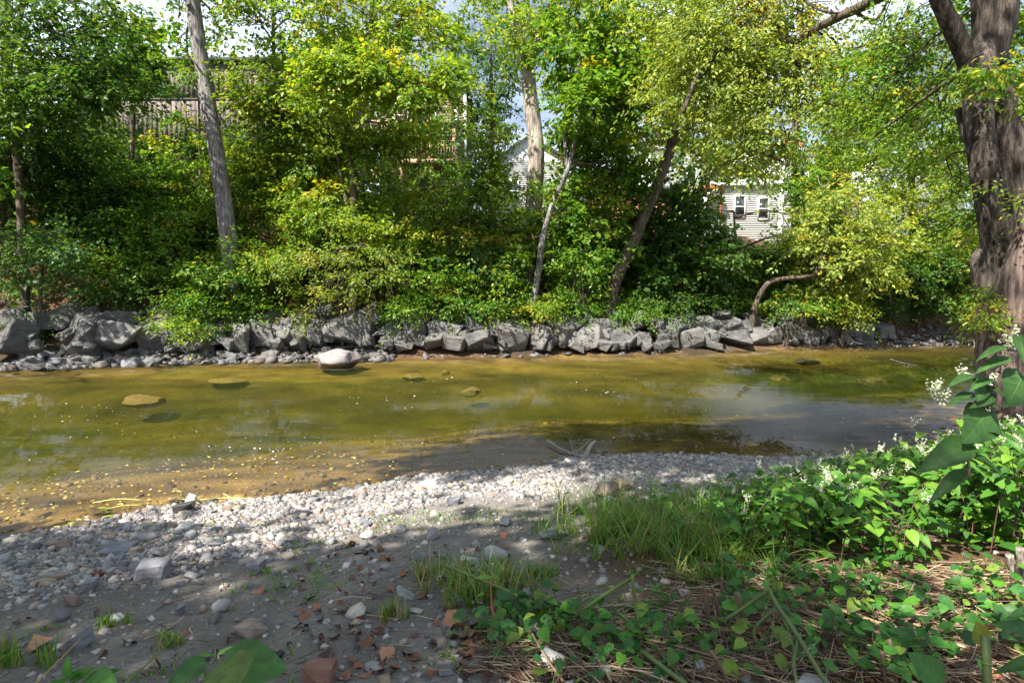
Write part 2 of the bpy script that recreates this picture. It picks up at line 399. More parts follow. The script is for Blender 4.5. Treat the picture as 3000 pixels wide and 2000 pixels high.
M = dict(
    leaf=mat_leaf("tree_leaf", 0.5, 0.42), bigleaf=mat_leaf("knotweed_leaf", 0.32, 0.5, True), dead=mat_plain_attr("dead_leaf", 0.7),
    gravel=mat_plain_attr("gravel_stone", 0.75), grass=mat_leaf("grass_blade", 0.35, 0.5), straw=mat_plain_attr("dry_straw", 0.7),
    ground=mat_ground(), water=mat_water(),
    riprap=mat_rock("riprap_stone", (0.040, 0.041, 0.045), (0.20, 0.195, 0.19), 1.0, 0.5, stain=(0.075, 0.066, 0.045), bump=0.9),
    granite=mat_rock("granite", (0.10, 0.088, 0.092), (0.27, 0.24, 0.24), 3.0, stain=(0.24, 0.21, 0.20)),
    slate=mat_rock("slate_stone", (0.09, 0.095, 0.11), (0.24, 0.24, 0.26), 5.0, 0.6),
    grey=mat_rock("grey_stone", (0.13, 0.13, 0.135), (0.33, 0.32, 0.31), 6.0),
    brown=mat_rock("brown_stone", (0.14, 0.10, 0.08), (0.30, 0.23, 0.19), 6.0),
    tan=mat_rock("tan_stone", (0.30, 0.20, 0.11), (0.50, 0.37, 0.23), 5.0),
    white=mat_rock("pale_stone", (0.36, 0.34, 0.31), (0.60, 0.57, 0.53), 5.0),
    red=mat_rock("red_stone", (0.14, 0.06, 0.045), (0.30, 0.15, 0.11), 5.0),
    bedrock=mat_rock("bed_rock", (0.10, 0.066, 0.022), (0.24, 0.155, 0.05), 4.0),
    mossy=mat_rock("mossy_stone", (0.16, 0.11, 0.04), (0.34, 0.25, 0.09), 4.0, moss=(0.22, 0.20, 0.04)),
    wall_stone=mat_rock("wall_stone", (0.07, 0.06, 0.05), (0.20, 0.18, 0.15), 3.0),
    bark_grey=mat_bark("grey_bark", (0.15, 0.14, 0.138), (0.34, 0.32, 0.315), 1.3, 1.0), bark_pale=mat_bark("pale_bark", (0.27, 0.23, 0.20), (0.52, 0.46, 0.41), 1.2, 1.0),
    bark_dark=mat_bark("dark_bark", (0.07, 0.055, 0.042), (0.19, 0.15, 0.12), 1.6), bark_near=mat_bark("willow_bark", (0.058, 0.048, 0.040), (0.19, 0.16, 0.138), 1.25, 1.6, 0.14),
    bark_pink=mat_bark("stripped_bark", (0.13, 0.092, 0.078), (0.30, 0.225, 0.195), 1.3, 0.9, 0.10),
    drift=mat_bark("driftwood", (0.20, 0.17, 0.14), (0.50, 0.44, 0.37), 6.0, 0.5, 0.3),
    stalk=mat_paint("green_stalk", (0.075, 0.115, 0.026), 0.45, 0.35, 9.0), cane=mat_paint("dry_cane", (0.36, 0.25, 0.13), 0.55, 0.35, 14.0), browncane=mat_paint("brown_cane", (0.13, 0.075, 0.05), 0.7, 0.4, 20.0),
    redstem=mat_paint("red_stem", (0.32, 0.09, 0.03), 0.5, 0.3, 9.0),
    barn=mat_paint("weathered_board", (0.135, 0.11, 0.10), 0.9, 0.45, 5.0, (4, 4, 0.25)), concrete=mat_paint("concrete", (0.19, 0.18, 0.17), 0.9, 0.25, 2.0),
    white_paint=mat_paint("white_paint", (0.78, 0.79, 0.80), 0.6, 0.06, 3.0), trim=mat_paint("white_trim", (0.80, 0.80, 0.80), 0.5, 0.05),
    deck=mat_paint("deck_wood", (0.30, 0.19, 0.12), 0.75, 0.3, 6.0), beige=mat_paint("beige_siding", (0.40, 0.35, 0.28), 0.8, 0.12), roof=mat_paint("dark_roofing", (0.06, 0.06, 0.065), 0.9, 0.3),
    redpaint=mat_paint("red_paint", (0.40, 0.09, 0.05), 0.6, 0.2), brick=mat_paint("brick", (0.36, 0.14, 0.08), 0.85, 0.35, 8.0), greenpaint=mat_paint("green_paint", (0.02, 0.13, 0.12), 0.5, 0.2),
    lamp=mat_paint("lamp_housing", (0.75, 0.77, 0.80), 0.4, 0.05), galv=mat_paint("galvanised", (0.42, 0.44, 0.46), 0.5, 0.15), glass=mat_glass("window_glass"),
    foam=mat_plain_attr("foam_fleck", 0.6), flower=mat_leaf("flower_petal", 0.25, 0.6), plank=mat_paint("dark_timber", (0.07, 0.06, 0.06), 0.85, 0.3, 8.0),
)

# ------------------------------------------------------------------ setting: ground and river
def axis(*seg):
    return np.unique(np.round(np.concatenate([np.arange(a, b, st) for a, b, st in seg] + [[seg[-1][1]]]), 4))
gx = axis((-170, -34, 8), (-34, -7, 0.5), (-7, 7, 0.11), (7, 34, 0.5), (34, 170, 8))
gy = axis((-60, -4, 4), (-4, 2, 0.5), (2, 9.5, 0.11), (9.5, 36, 0.33), (36, 60, 3), (60, 260, 20))
GX, GY = np.meshgrid(gx, gy)
GZ = height(GX, GY)
n_, m_ = GX.shape
idx = np.arange(n_ * m_).reshape(n_, m_)
gF = np.stack([idx[:-1, :-1], idx[:-1, 1:], idx[1:, 1:], idx[1:, :-1]], -1).reshape(-1, 4)
s_ = GY - yn(GX); u_ = GY - yf(GX)
sand = np.array([0.17, 0.155, 0.14]); gravel_c = np.array([0.28, 0.265, 0.255]); bedc = np.array([0.19, 0.122, 0.036]); soil = np.array([0.055, 0.04, 0.028]); litterc = np.array([0.10, 0.06, 0.035])
t_ = -s_
def mixc(a, b, f): return a * (1 - f[..., None]) + b * f[..., None]
nb = mixc(np.broadcast_to(gravel_c, GX.shape + (3,)), sand, sstep(1.0, 2.3, t_))
nb = mixc(nb, litterc, sstep(-0.2, 1.2, GX - 0.2 + 0.8 * (vnoise(GX, GY, 8, 0.8) - 0.5)) * sstep(2.6, 4.2, t_))
fb = mixc(np.broadcast_to(soil, GX.shape + (3,)), litterc, sstep(0.35, 0.7, vnoise(GX, GY, 9, 0.5)))
bedcol = bedc * (0.12 + 0.75 * vnoise(GX * .35, GY, 10, 1.1) ** 1.3 + 0.75 * vnoise(GX * .4, GY, 11, 3.2) ** 1.3)[..., None]
gc = np.where((s_ < 0)[..., None], nb, np.where((u_ > 0)[..., None], fb, bedcol))
wet = sstep(0.35, 0.0, np.abs(s_)) * (s_ < 0)
gc = gc * (1 - 0.45 * wet)[..., None]
ground = obj("ground", np.stack([GX, GY, GZ], -1).reshape(-1, 3), [gF], M["ground"], None, gc.reshape(-1, 3), True)
tag(ground, "gravel bar, river bed and wooded far bank", kind="structure")
wb = MB(); wb.box(-160, 160, -50, 120, -3.0, 0.0)
river = wb.build("river", M["water"])
tag(river, "shallow olive green river with golden shallows", kind="structure")

# ------------------------------------------------------------------ rock meshes
def rock_mesh(name, seed, kind, mat):
    r = random.Random(seed); bm = bmesh.new()
    if kind == 'angular':
        for _ in range(13):
            p = [r.choice((-1, 1)) * r.uniform(0.55, 1.0) for _ in range(3)]
            k = r.randrange(3); p[k] *= r.uniform(0.55, 1.0)
            bm.verts.new(p)
        res = bmesh.ops.convex_hull(bm, input=bm.verts)
        bmesh.ops.delete(bm, geom=list({g for g in res["geom_interior"] + res["geom_unused"] if isinstance(g, bmesh.types.BMVert)}), context='VERTS')
        bmesh.ops.dissolve_limit(bm, angle_limit=math.radians(16), verts=bm.verts, edges=bm.edges)
        bmesh.ops.bevel(bm, geom=list(bm.edges), offset=0.055, segments=1, affect='EDGES')
        bmesh.ops.triangulate(bm, faces=bm.faces)
        bmesh.ops.subdivide_edges(bm, edges=[e for e in bm.edges if e.calc_length() > 0.45], cuts=1)
        bmesh.ops.triangulate(bm, faces=bm.faces)
        for v in bm.verts:
            nn = mnoise.noise_vector(v.co * 1.8 + Vector((seed, 0, 0)))
            v.co += nn * 0.07
    elif kind == 'lump':
        bmesh.ops.create_icosphere(bm, subdivisions=4, radius=1)
        cuts = [(Vector((r.gauss(0, 1), r.gauss(0, 1), r.gauss(0.2, .8))).normalized(), r.uniform(.55, .85)) for _ in range(9)]
        for v in bm.verts:
            for n_c, d_c in cuts:
                e = v.co.dot(n_c) - d_c
                if e > 0: v.co -= n_c * e * .92
            q = v.co + Vector((seed, 0, 0))
            v.co *= 1 + 0.10 * mnoise.noise(q * 1.3) + 0.05 * mnoise.noise(q * 3.5) + 0.025 * mnoise.noise(q * 9)
    else:
        bmesh.ops.create_icosphere(bm, subdivisions=2 if kind == 'round' else 1, radius=1)
        for v in bm.verts:
            nn = mnoise.noise(v.co * 0.9 + Vector((seed * 3.1, 1, 2)))
            v.co *= 1 + 0.38 * nn
            v.co.x += 0.2 * mnoise.noise(v.co * 1.7 + Vector((seed, 5, 0)))
    xs = [[v.co[i] for v in bm.verts] for i in range(3)]
    for i in range(3):
        lo, hi = min(xs[i]), max(xs[i])
        for v in bm.verts: v.co[i] = (v.co[i] - (lo + hi) / 2) / (hi - lo)
    me = bpy.data.meshes.new(name); bm.to_mesh(me); bm.free()
    if kind in ('round', 'lump'): me.polygons.foreach_set("use_smooth", np.ones(len(me.polygons), bool))
    me.materials.append(mat); return me
RM = {}
def rocks(kind, mat, n=6):
    k = (kind, mat)
    if k not in RM: RM[k] = [rock_mesh("rock_" + mat, 31 * i + sum(map(ord, mat + kind)), kind, M[mat]) for i in range(n)]
    return RM[k]

# riprap along the far bank: (centre px, py, width px, height px)
revet = tag(thing("rock_revetment", "long revetment of grey angular boulders along the far waterline", "rock wall", at(1500, 1046, yf(0) + 0.3)), None)
RIP = [(25, 990, 62, 85), (215, 985, 110, 98), (325, 990, 125, 68), (445, 975, 100, 84), (527, 988, 66, 62), (590, 990, 60, 50), (635, 978, 55, 56), (690, 985, 78, 72), (760, 982, 62, 72), (830, 975, 88, 68), (880, 985, 50, 60),
       (918, 975, 60, 66), (1000, 972, 110, 80), (1070, 960, 60, 60), (1137, 958, 80, 58), (1220, 970, 74, 76), (1308, 973, 98, 60), (1330, 1002, 58, 42), (1390, 965, 80, 40), (1405, 1000, 82, 44), (1488, 986, 86, 74), (1568, 985, 98, 78),
       (1640, 980, 76, 60), (1718, 988, 84, 62), (1755, 962, 74, 52), (1670, 948, 68, 38), (1820, 992, 68, 52), (1803, 955, 44, 36), (1848, 948, 82, 42), (1925, 955, 44, 40), (1880, 998, 58, 30), (1960, 985, 60, 40), (1980, 952, 50, 38),
       (2023, 947, 54, 40), (2067, 950, 50, 38), (2100, 955, 44, 38), (2145, 955, 54, 38), (2185, 957, 44, 38), (2028, 990, 60, 48), (2085, 985, 55, 44), (2158, 990, 94, 38), (2226, 983, 52, 44), (2246, 945, 36, 34), (2265, 980, 50, 42), (2320, 977, 64, 48),
       (2372, 977, 74, 48), (2415, 980, 44, 42), (2436, 967, 54, 50), (2487, 967, 50, 62), (2528, 968, 52, 54), (2587, 968, 62, 40), (2370, 928, 36, 28), (2300, 948, 44, 32), (2345, 950, 40, 28), (2200, 930, 40, 30), (2120, 925, 44, 28), (1910, 925, 46, 28),
       (300, 935, 70, 40), (365, 932, 80, 40), (160, 925, 90, 45), (90, 940, 80, 50), (230, 925, 60, 40), (20, 930, 70, 50), (440, 915, 80, 36), (540, 935, 70, 44), (620, 930, 70, 40), (720, 930, 70, 40), (800, 930, 66, 36), (880, 935, 66, 40), (950, 925, 70, 40),
       (1060, 915, 66, 40), (1100, 930, 50, 40), (1240, 930, 60, 36), (1290, 930, 60, 34), (1360, 935, 50, 30), (1440, 935, 56, 32), (1500, 940, 52, 30), (1560, 935, 54, 30), (1610, 945, 50, 36), (1730, 925, 60, 28), (1790, 925, 50, 28),
       (1450, 970, 44, 40), (1355, 985, 40, 34), (1270, 1000, 44, 36), (1180, 1000, 44, 30), (1600, 1005, 40, 30), (1775, 1008, 44, 26), (1690, 1012, 44, 24), (1945, 1012, 50, 26), (2095, 1012, 50, 22), (560, 1012, 50, 26), (800, 1008, 50, 24), (500, 1020, 40, 22)]
ang = rocks('angular', 'riprap', 14)
RIP += [(R.uniform(0, 2560), R.uniform(935, 1015), R.uniform(22, 46), R.uniform(16, 34)) for _ in range(85)]
def shore_y(px): return float(np.interp(px, [a for a, _ in far_px], fp_[:, 1]))
k = 0
for (px, py, w, h) in RIP:
    Y = shore_y(px) + 0.12 + max(0.0, (1010 - py) / FPX * 22.0) * 1.2
    c = at(px, py, Y); W_, H_ = w * Y / FPX * 1.12, h * Y / FPX * 1.15
    # lean the block back on the slope
    inst("boulder", ang[k % 14], c + np.array([0, W_ * 0.28, -0.04]), (R.uniform(-0.6, 0.1), R.uniform(-0.4, 0.4), R.choice((0, math.pi)) + R.uniform(-0.6, 0.6)), (W_ * 1.02, max(W_, H_) * 0.95, H_ * 1.05), revet)
    k += 1

# lone boulders and single stones : (px, py centre, w, h, kind, mat, label, on water z?)
def stone(px, py, w, h, kind, mat, label, cat="stone", Y=None, z=None, tilt=0.15, seed=0, dz=0.0):
    g = on_z(px, py + h * 0.42, z) if z is not None else (at(px, py, Y) if Y else on_ground(px, py + h * 0.4))
    dist = g[1]; W_, H_ = w * dist / FPX, h * dist / FPX
    c = g + np.array([0, W_ * 0.3, H_ * 0.42 + dz]) if Y is None else g
    ms = rocks(kind, mat, 6)
    o = inst("boulder" if W_ > 0.7 else "stone", ms[seed % len(ms)], c, (R.uniform(-tilt, tilt), R.uniform(-tilt, tilt), R.uniform(-0.5, 0.5)), (W_, W_ * R.uniform(0.65, 0.9), max(H_ * 1.15, W_ * 0.3)))
    return tag(o, label, cat)
stone(975, 1052, 140, 58, 'lump', 'granite', "lone pale pinkish granite boulder standing in the river shallows", "boulder", z=0.0, seed=1, dz=-0.08)
stone(102, 1010, 122, 78, 'lump', 'slate', "big rounded dark boulder with pale base at the far waterline", "boulder", z=0.0, seed=2)
stone(2380, 1064, 84, 22, 'lump', 'mossy', "flat yellow mossy rock just breaking the river surface", "rock", z=0.0, seed=0, dz=0.03)
stone(2596, 990, 62, 30, 'lump', 'slate', "low smooth grey boulder at the end of the rock revetment", "boulder", z=0.0, seed=3)
stone(232, 1042, 56, 30, 'lump', 'granite', "pale rounded rock half in the far shallows below the boulders", "rock", z=0.0, seed=4)
stone(340, 1058, 52, 16, 'angular', 'white', "low pale flat rock out in the far shallows", "rock", z=0.0, seed=5, dz=-0.04)
stone(1653, 1012, 80, 26, 'angular', 'white', "pale flat slab lying at the foot of the revetment", "rock", z=0.0, seed=1)
stone(720, 1040, 40, 26, 'round', 'white', "small white rock standing in sunlit far shallows", "rock", z=0.0, seed=2)
stone(830, 1042, 42, 24, 'round', 'brown', "dark brown rock at the far edge beside the pale rounded rock", "rock", z=0.0, seed=3)
stone(872, 1035, 52, 26, 'round', 'tan', "pale tan rounded rock at the far edge near the granite boulder", "rock", z=0.0, seed=4)
stone(585, 1038, 46, 14, 'angular', 'white', "pale brick shaped stone on the far waterline", "stone", z=0.0, seed=2)
stone(505, 1036, 50, 22, 'angular', 'grey', "grey slabby stone on the far rubble shore", "stone", z=0.0, seed=3)
stone(1778, 1440, 78, 44, 'lump', 'brown', "large rounded brown stone half in shade on the gravel bar", seed=0)
stone(1826, 1424, 68, 30, 'lump', 'tan', "smooth tan stone behind the large brown stone", seed=1)
stone(1842, 1462, 42, 28, 'angular', 'tan', "chunky orange tan stone beside the grass patch", seed=2)
stone(1786, 1468, 34, 20, 'round', 'white', "small white stone in front of the large brown stone", seed=3)
stone(432, 1682, 96, 48, 'angular', 'slate', "broad flat grey slab at the edge of the gravel bar", seed=4, tilt=0.1)
stone(330, 1620, 90, 22, 'angular', 'slate', "long thin slate slab lying across the shaded gravel", seed=0, tilt=0.05)
stone(930, 1985, 105, 62, 'angular', 'red', "big rust coloured stone at the bottom edge of the picture", seed=5)
stone(205, 1884, 84, 54, 'angular', 'slate', "greenish grey stone with one sunlit corner on the sand", seed=1)
stone(640, 1783, 62, 34, 'round', 'grey', "smooth oval grey stone on the bare dark sand", seed=2)
stone(517, 1790, 36, 30, 'angular', 'slate', "small dark wedge stone beside the oval grey stone", seed=3)
stone(592, 1786, 22, 24, 'round', 'brown', "little purplish pebble between the wedge and the oval stone", seed=4)
stone(528, 1492, 58, 30, 'angular', 'granite', "pinkish block of stone at the near water edge", seed=4)
stone(556, 1468, 36, 30, 'angular', 'white', "pale knobbly stone standing in water behind the pinkish block", seed=5)
stone(230, 1540, 46, 20, 'round', 'tan', "brown oval stone sitting on the near waterline", seed=5)
stone(1450, 1632, 86, 42, 'round', 'grey', "large grey stone hidden behind the grass tuft", seed=1)
stone(1372, 1650, 62, 26, 'angular', 'white', "flat pale stone beside the grass tuft", seed=1)
stone(1184, 1746, 56, 32, 'angular', 'grey', "flat square grey stone among dead leaves", seed=2)
stone(1236, 1636, 40, 26, 'round', 'slate', "round bluish stone on dark soil", seed=3)
stone(1258, 1425, 46, 24, 'angular', 'white', "bright white angular stone on the sunlit water edge", seed=4)
stone(1060, 1446, 28, 20, 'round', 'brown', "small brown round stone at the sunlit water edge", seed=5)
stone(175, 1602, 40, 28, 'angular', 'brown', "purple brown blocky stone on the shaded gravel", seed=1)
stone(258, 1720, 46, 34, 'angular', 'slate', "dark angular stone on the fine grey gravel", seed=2)
stone(205, 1762, 56, 32, 'angular', 'brown', "brown blocky stone at the sand edge", seed=3)
stone(425, 1578, 56, 26, 'round', 'grey', "pale grey rounded stone beside a thin dark slab", seed=4)
stone(1256, 1572, 56, 24, 'angular', 'granite', "mauve slanted stone where the sunlight ends", seed=5)
stone(1610, 1574, 58, 18, 'angular', 'slate', "dark flat slab on shaded gravel near the grass", seed=0)
stone(1330, 1472, 52, 18, 'angular', 'slate', "dark thin slab lying in the sunlit gravel", seed=2)
stone(1616, 1948, 74, 40, 'angular', 'white', "whitish rock among dry stalks and ivy leaves", seed=3)
stone(1772, 1972, 46, 32, 'round', 'white', "cream coloured stone in brown leaf litter", seed=2)
stone(2042, 1962, 60, 40, 'angular', 'grey', "pointed grey stone under the crossed green stalks", seed=4)
stone(2892, 1772, 40, 30, 'round', 'slate', "round dark stone beneath the leafy bush", seed=5)
stone(1072, 1572, 42, 22, 'round', 'white', "pale rounded stone in the last strip of sunlight", seed=1)
stone(745, 1665, 50, 32, 'angular', 'slate', "slate grey stone at the edge of the dark sand", seed=0)

# ------------------------------------------------------------------ gravel, rubble and bed stones
def ico(sub):
    bm = bmesh.new(); bmesh.ops.create_icosphere(bm, subdivisions=sub, radius=0.5)
    V = np.array([v.co[:] for v in bm.verts]); F = np.array([[v.index for v in f.verts] for f in bm.faces]); bm.free(); return V, F
ICO0 = ico(1)
BOX0 = (np.array([(x, y, z) for z in (-.42, .42) for y in (-.42, .42) for x in (-.42, .42)] + [(0, 0, .5)], float), np.array([(4, 5, 8), (5, 7, 8), (7, 6, 8), (6, 4, 8), (0, 1, 5), (0, 5, 4), (1, 3, 7), (1, 7, 5), (3, 2, 6), (3, 6, 7), (2, 0, 4), (2, 4, 6)]))
def rot_axes(n, tilt, r):
    a = r.uniform(0, 2 * np.pi, n)
    X = np.stack([np.cos(a), np.sin(a), np.zeros(n)], -1)
    Z = unit(np.stack([r.normal(0, tilt, n), r.normal(0, tilt, n), np.ones(n)], -1))
    X = unit(X - Z * np.sum(X * Z, 1, keepdims=True)); return X, np.cross(Z, X), Z
STONE_COL = np.array([[0.27, 0.28, 0.31], [0.20, 0.205, 0.23], [0.36, 0.35, 0.35], [0.14, 0.14, 0.155], [0.42, 0.40, 0.375], [0.30, 0.24, 0.21], [0.25, 0.19, 0.18], [0.33, 0.28, 0.20]])
STONE_W = np.array([0.27, 0.20, 0.17, 0.12, 0.09, 0.06, 0.05, 0.04])
def stones_mesh(P, size, r, flat=(0.28, 0.6), cols=STONE_COL, w=STONE_W, tilt=0.28, sink=0.12, tint=(1, 1, 1)):
    n = len(P); V0, F0 = BOX0
    X, Y, Z = rot_axes(n, tilt, r)
    el = r.uniform(0.55, 0.95, n); fl = r.uniform(*flat, n)
    T = V0
    nv = len(T)
    jit = 1 + 0.24 * r.normal(0, 1, (n, nv, 3)).clip(-1.6, 1.6)
    L_ = T[None] * jit
    P = P.copy(); P[:, 2] += size * fl * (0.5 - sink)
    V = P[:, None] + L_[..., 0:1] * (X * size[:, None])[:, None] + L_[..., 1:2] * (Y * (size * el)[:, None])[:, None] + L_[..., 2:3] * (Z * (size * fl)[:, None])[:, None]
    off = (np.arange(n) * nv)[:, None, None]
    ci = r.choice(len(cols), n, p=w / w.sum())
    c = cols[ci] * r.uniform(0.6, 1.1, (n, 1)) * np.array(tint) * np.array([1.02, .96, .88])
    return V.reshape(-1, 3), [(F0[None] + off).reshape(-1, 3)], np.repeat(c, nv, 0)
r1 = np.random.default_rng(21)
def near_points(n, x0, x1, keep):
    x = r1.uniform(x0, x1, n); y = r1.uniform(2.0, 9.2, n)
    t = yn(x) - y; ok = r1.uniform(0, 1, n) < keep(x, y, t)
    x, y = x[ok], y[ok]; return np.stack([x, y, height(x, y)], -1)
def bar_keep(x, y, t):
    patch = vnoise(x, y, 12, 1.2)
    dens = sstep(-0.12, 0.05, t) * (1 - 0.93 * sstep(1.05, 1.9, t + 0.7 * (patch - 0.5) - 1.2 * sstep(-0.3, -3.0, x)))
    return dens * (1 - 0.8 * sstep(1.2, 2.2, x) * sstep(1.6, 2.4, t))
P = near_points(190000, -6.5, 5.2, bar_keep)
size = np.clip(np.exp(r1.normal(math.log(0.0225), 0.52, len(P))), 0.010, 0.10)
vis = (np.abs(P[:, 0]) < P[:, 1] * 0.95 + 0.6)
P, size = P[vis], size[vis]
if len(P) > 36000: P, size = P[:36000], size[:36000]
V, F, Cc = stones_mesh(P, size, r1)
gv = obj("gravel", V, F, M["gravel"], None, Cc); tag(gv, "small grey shale gravel covering the river bar", "gravel", kind="stuff")
# larger stones: countable pieces of the bar
pmesh = []
for mt in ('slate', 'grey', 'brown', 'slate', 'grey', 'slate', 'white', 'grey'):
    pmesh += rocks('angular', mt, 6)[:4] + rocks('round', mt, 6)[:1]
P = near_points(5200, -6.0, 4.5, lambda x, y, t: bar_keep(x, y, t) * 0.8 + 0.03 * sstep(0, 1, t))
P = P[np.abs(P[:, 0]) < P[:, 1] * 0.93][:225]
for i, p in enumerate(P):
    s0 = float(np.clip(np.exp(r1.normal(math.log(0.078), 0.33)), 0.05, 0.16)); fl = R.uniform(0.28, 0.55)
    inst("stone", pmesh[i % len(pmesh)], p + np.array([0, 0, s0 * fl * 0.36]), (R.uniform(-.25, .25), R.uniform(-.25, .25), R.uniform(0, 6.28)), (s0, s0 * R.uniform(0.6, 0.95), s0 * fl), ground)
# rubble along the far waterline
r2 = np.random.default_rng(5)
def far_pts(n, pxa, pxb, ya, yb):
    px = r2.uniform(pxa, pxb, n); x0 = np.interp(px, [a for a, _ in far_px], fp_[:, 0]); y = yf(x0) + r2.uniform(ya, yb, n)
    return np.stack([x0, y, np.maximum(height(x0, y), -0.05)], -1)
P = np.vstack([far_pts(1300, 0, 1150, -0.45, 1.0), far_pts(40, 1150, 2300, -0.1, 0.3), far_pts(260, 2480, 2850, -0.3, 1.6)])
size = np.clip(np.exp(r2.normal(math.log(0.15), 0.5, len(P))), 0.06, 0.5)
V, F, Cc = stones_mesh(P, size, r2, (0.2, 0.55), tint=(0.42, 0.43, 0.45))
rb = obj("rubble", V, F, M["gravel"], None, Cc); tag(rb, "broken grey rubble strewn along the far waterline", "rubble", kind="stuff")
fmesh = rocks('angular', 'slate', 6) + rocks('angular', 'riprap', 14)
P = np.vstack([far_pts(46, 0, 1150, -0.4, 0.7), far_pts(14, 2480, 2850, -0.2, 1.2)])
for i, p in enumerate(P):
    s0 = R.uniform(0.3, 0.7)
    inst("stone", fmesh[i % len(fmesh)], p + np.array([0, 0, s0 * 0.12]), (R.uniform(-.3, .3), R.uniform(-.3, .3), R.uniform(0, 6.28)), (s0, s0 * 0.8, s0 * R.uniform(0.3, 0.6)), ground)
# stones on the bed
n = 9000
x = r2.uniform(-13, 16, n); y = yn(x) + r2.uniform(0.0, 1.0, n) ** 1.6 * 12
ok = (y < yf(x) - 0.2)
P = np.stack([x[ok], y[ok], height(x[ok], y[ok])], -1)
size = np.clip(np.exp(r2.normal(math.log(0.042), 0.5, len(P))), 0.02, 0.2)
bedcols = np.array([[0.15, 0.095, 0.028], [0.11, 0.07, 0.022], [0.20, 0.13, 0.04], [0.05, 0.036, 0.014], [0.14, 0.09, 0.034]])
V, F, Cc = stones_mesh(P, size, r2, (0.15, 0.35), bedcols, np.array([.3, .25, .2, .15, .1]), 0.15, 0.3)
bs = obj("bed_pebbles", V, F, M["gravel"], None, Cc); tag(bs, "golden brown stones on the shallow river bed", "pebbles", kind="stuff")
for px, py, w, lab in [(1205, 1096, 80, "orange submerged slab below the granite boulder"), (1302, 1084, 40, "small orange submerged stone beside the submerged slab"), (640, 1110, 140, "dark submerged rock under the far green water"), (385, 1168, 150, "broad submerged slab in the middle of the river"),
                       (2300, 1100, 75, "thin orange submerged rock below the mossy rock"), (2580, 1108, 100, "dark orange submerged rock by the shaded water"), (1380, 1135, 70, "faint submerged slab in the deep green water")]:
    p = on_z(px, py, -0.13); W_ = w * p[1] / FPX
    o = inst("submerged_rock", rocks('lump', 'bedrock', 6)[int(px) % 6], p + np.array([0, W_ * 0.4, -0.15]), (R.uniform(-.1, .1), R.uniform(-.1, .1), R.uniform(-.6, .6)), (W_ * .8, W_ * 0.8, 0.26)); tag(o, lab, "rock")

# ------------------------------------------------------------------ houses
def wall_siding(mb, x0, x1, y, z0, z1, pitch, depth=0.03):
    z = z0
    while z < z1 - 1e-3:
        zt = min(z + pitch, z1)
        V = np.array([(x0, y - depth, z), (x1, y - depth, z), (x1, y - 0.004, zt), (x0, y - 0.004, zt), (x0, y + 0.02, z), (x1, y + 0.02, z)])
        mb.add(V, [np.array([(0, 1, 2, 3), (4, 5, 1, 0)])]); z += pitch
def window(parent, x, z, w, h, y, trim='trim', mid=True):
    f = MB(); t = 0.09
    f.box(x - w / 2 - t, x - w / 2, y - .06, y + .02, z - h / 2 - t, z + h / 2 + t).box(x + w / 2, x + w / 2 + t, y - .06, y + .02, z - h / 2 - t, z + h / 2 + t)
    f.box(x - w / 2, x + w / 2, y - .06, y + .02, z + h / 2, z + h / 2 + t).box(x - w / 2, x + w / 2, y - .075, y + .02, z - h / 2 - t, z - h / 2)
    if mid: f.box(x - w / 2, x + w / 2, y - .05, y + .01, z - .03, z + .03)
    o = f.build("window", M[trim], parent)
    MB().box(x - w / 2, x + w / 2, y - .02, y - .01, z - h / 2, z + h / 2).build("pane", M["glass"], o)
# weathered wooden building over the bank
YB = 33.0
bx0, bx1 = at(190, 300, YB)[0], at(960, 300, YB)[0]
bz0, bz1 = at(500, 424, YB)[2], at(500, 186, YB)[2]; bzm = at(500, 292, YB)[2]
barn = thing("wooden_building", "weathered grey board building overhanging the bank behind the leaning grey trunk", "building", (0.5 * (bx0 + bx1), YB + 4, hz(0.5 * (bx0 + bx1), YB + 4)))
MB().box(bx0 + .06, bx1 - .06, YB + .06, YB + 10, bz0 + .05, bz1 - .05).build("wall", M["barn"], barn)
nbd = int((bx1 - bx0) / 0.27)
for row, (za, zb, dy) in enumerate([(bz0, bzm, 0.0), (bzm + 0.06, bz1, -0.03)]):
    for i in range(nbd):
        xa = bx0 + i * (bx1 - bx0) / nbd
        MB().box(xa + .012, xa + (bx1 - bx0) / nbd - .012, YB - .03 + dy + R.uniform(-.012, .012), YB + .05, za + R.uniform(-.06, .02), zb).build("board", M["barn"], barn)
MB().box(bx0 - .4, bx1 + .4, YB - .35, YB + 10.4, bz1 + .002, bz1 + .22).build("roof", M["roof"], barn)
MB().box(bx0 - .02, bx1 + .02, YB - .07, YB + .045, bzm - .04, bzm + .055).build("belt_beam", M["plank"], barn)
MB().box(bx0, bx1, YB + .3, YB + 9.5, bz0 - .35, bz0 + .03).build("floor_beam", M["plank"], barn)
MB().box(bx0 + .8, bx1 - .3, YB + 1.6, YB + 9, hz(-18, YB + 2) - 2, bz0 - .352).build("foundation", M["concrete"], barn)
dsx = at(822, 500, YB)[0]
MB().tube(np.array([(dsx, YB - .12, bz0 + 1.5), (dsx, YB - .12, 6.0)]), [.07, .07], 8).build("downspout", M["galv"], barn)
MB().box(at(800, 0, YB)[0], at(905, 0, YB)[0], YB + 1.1, YB + 1.55, 6.5, at(850, 395, YB)[2]).build("lower_wall", M["concrete"], barn)
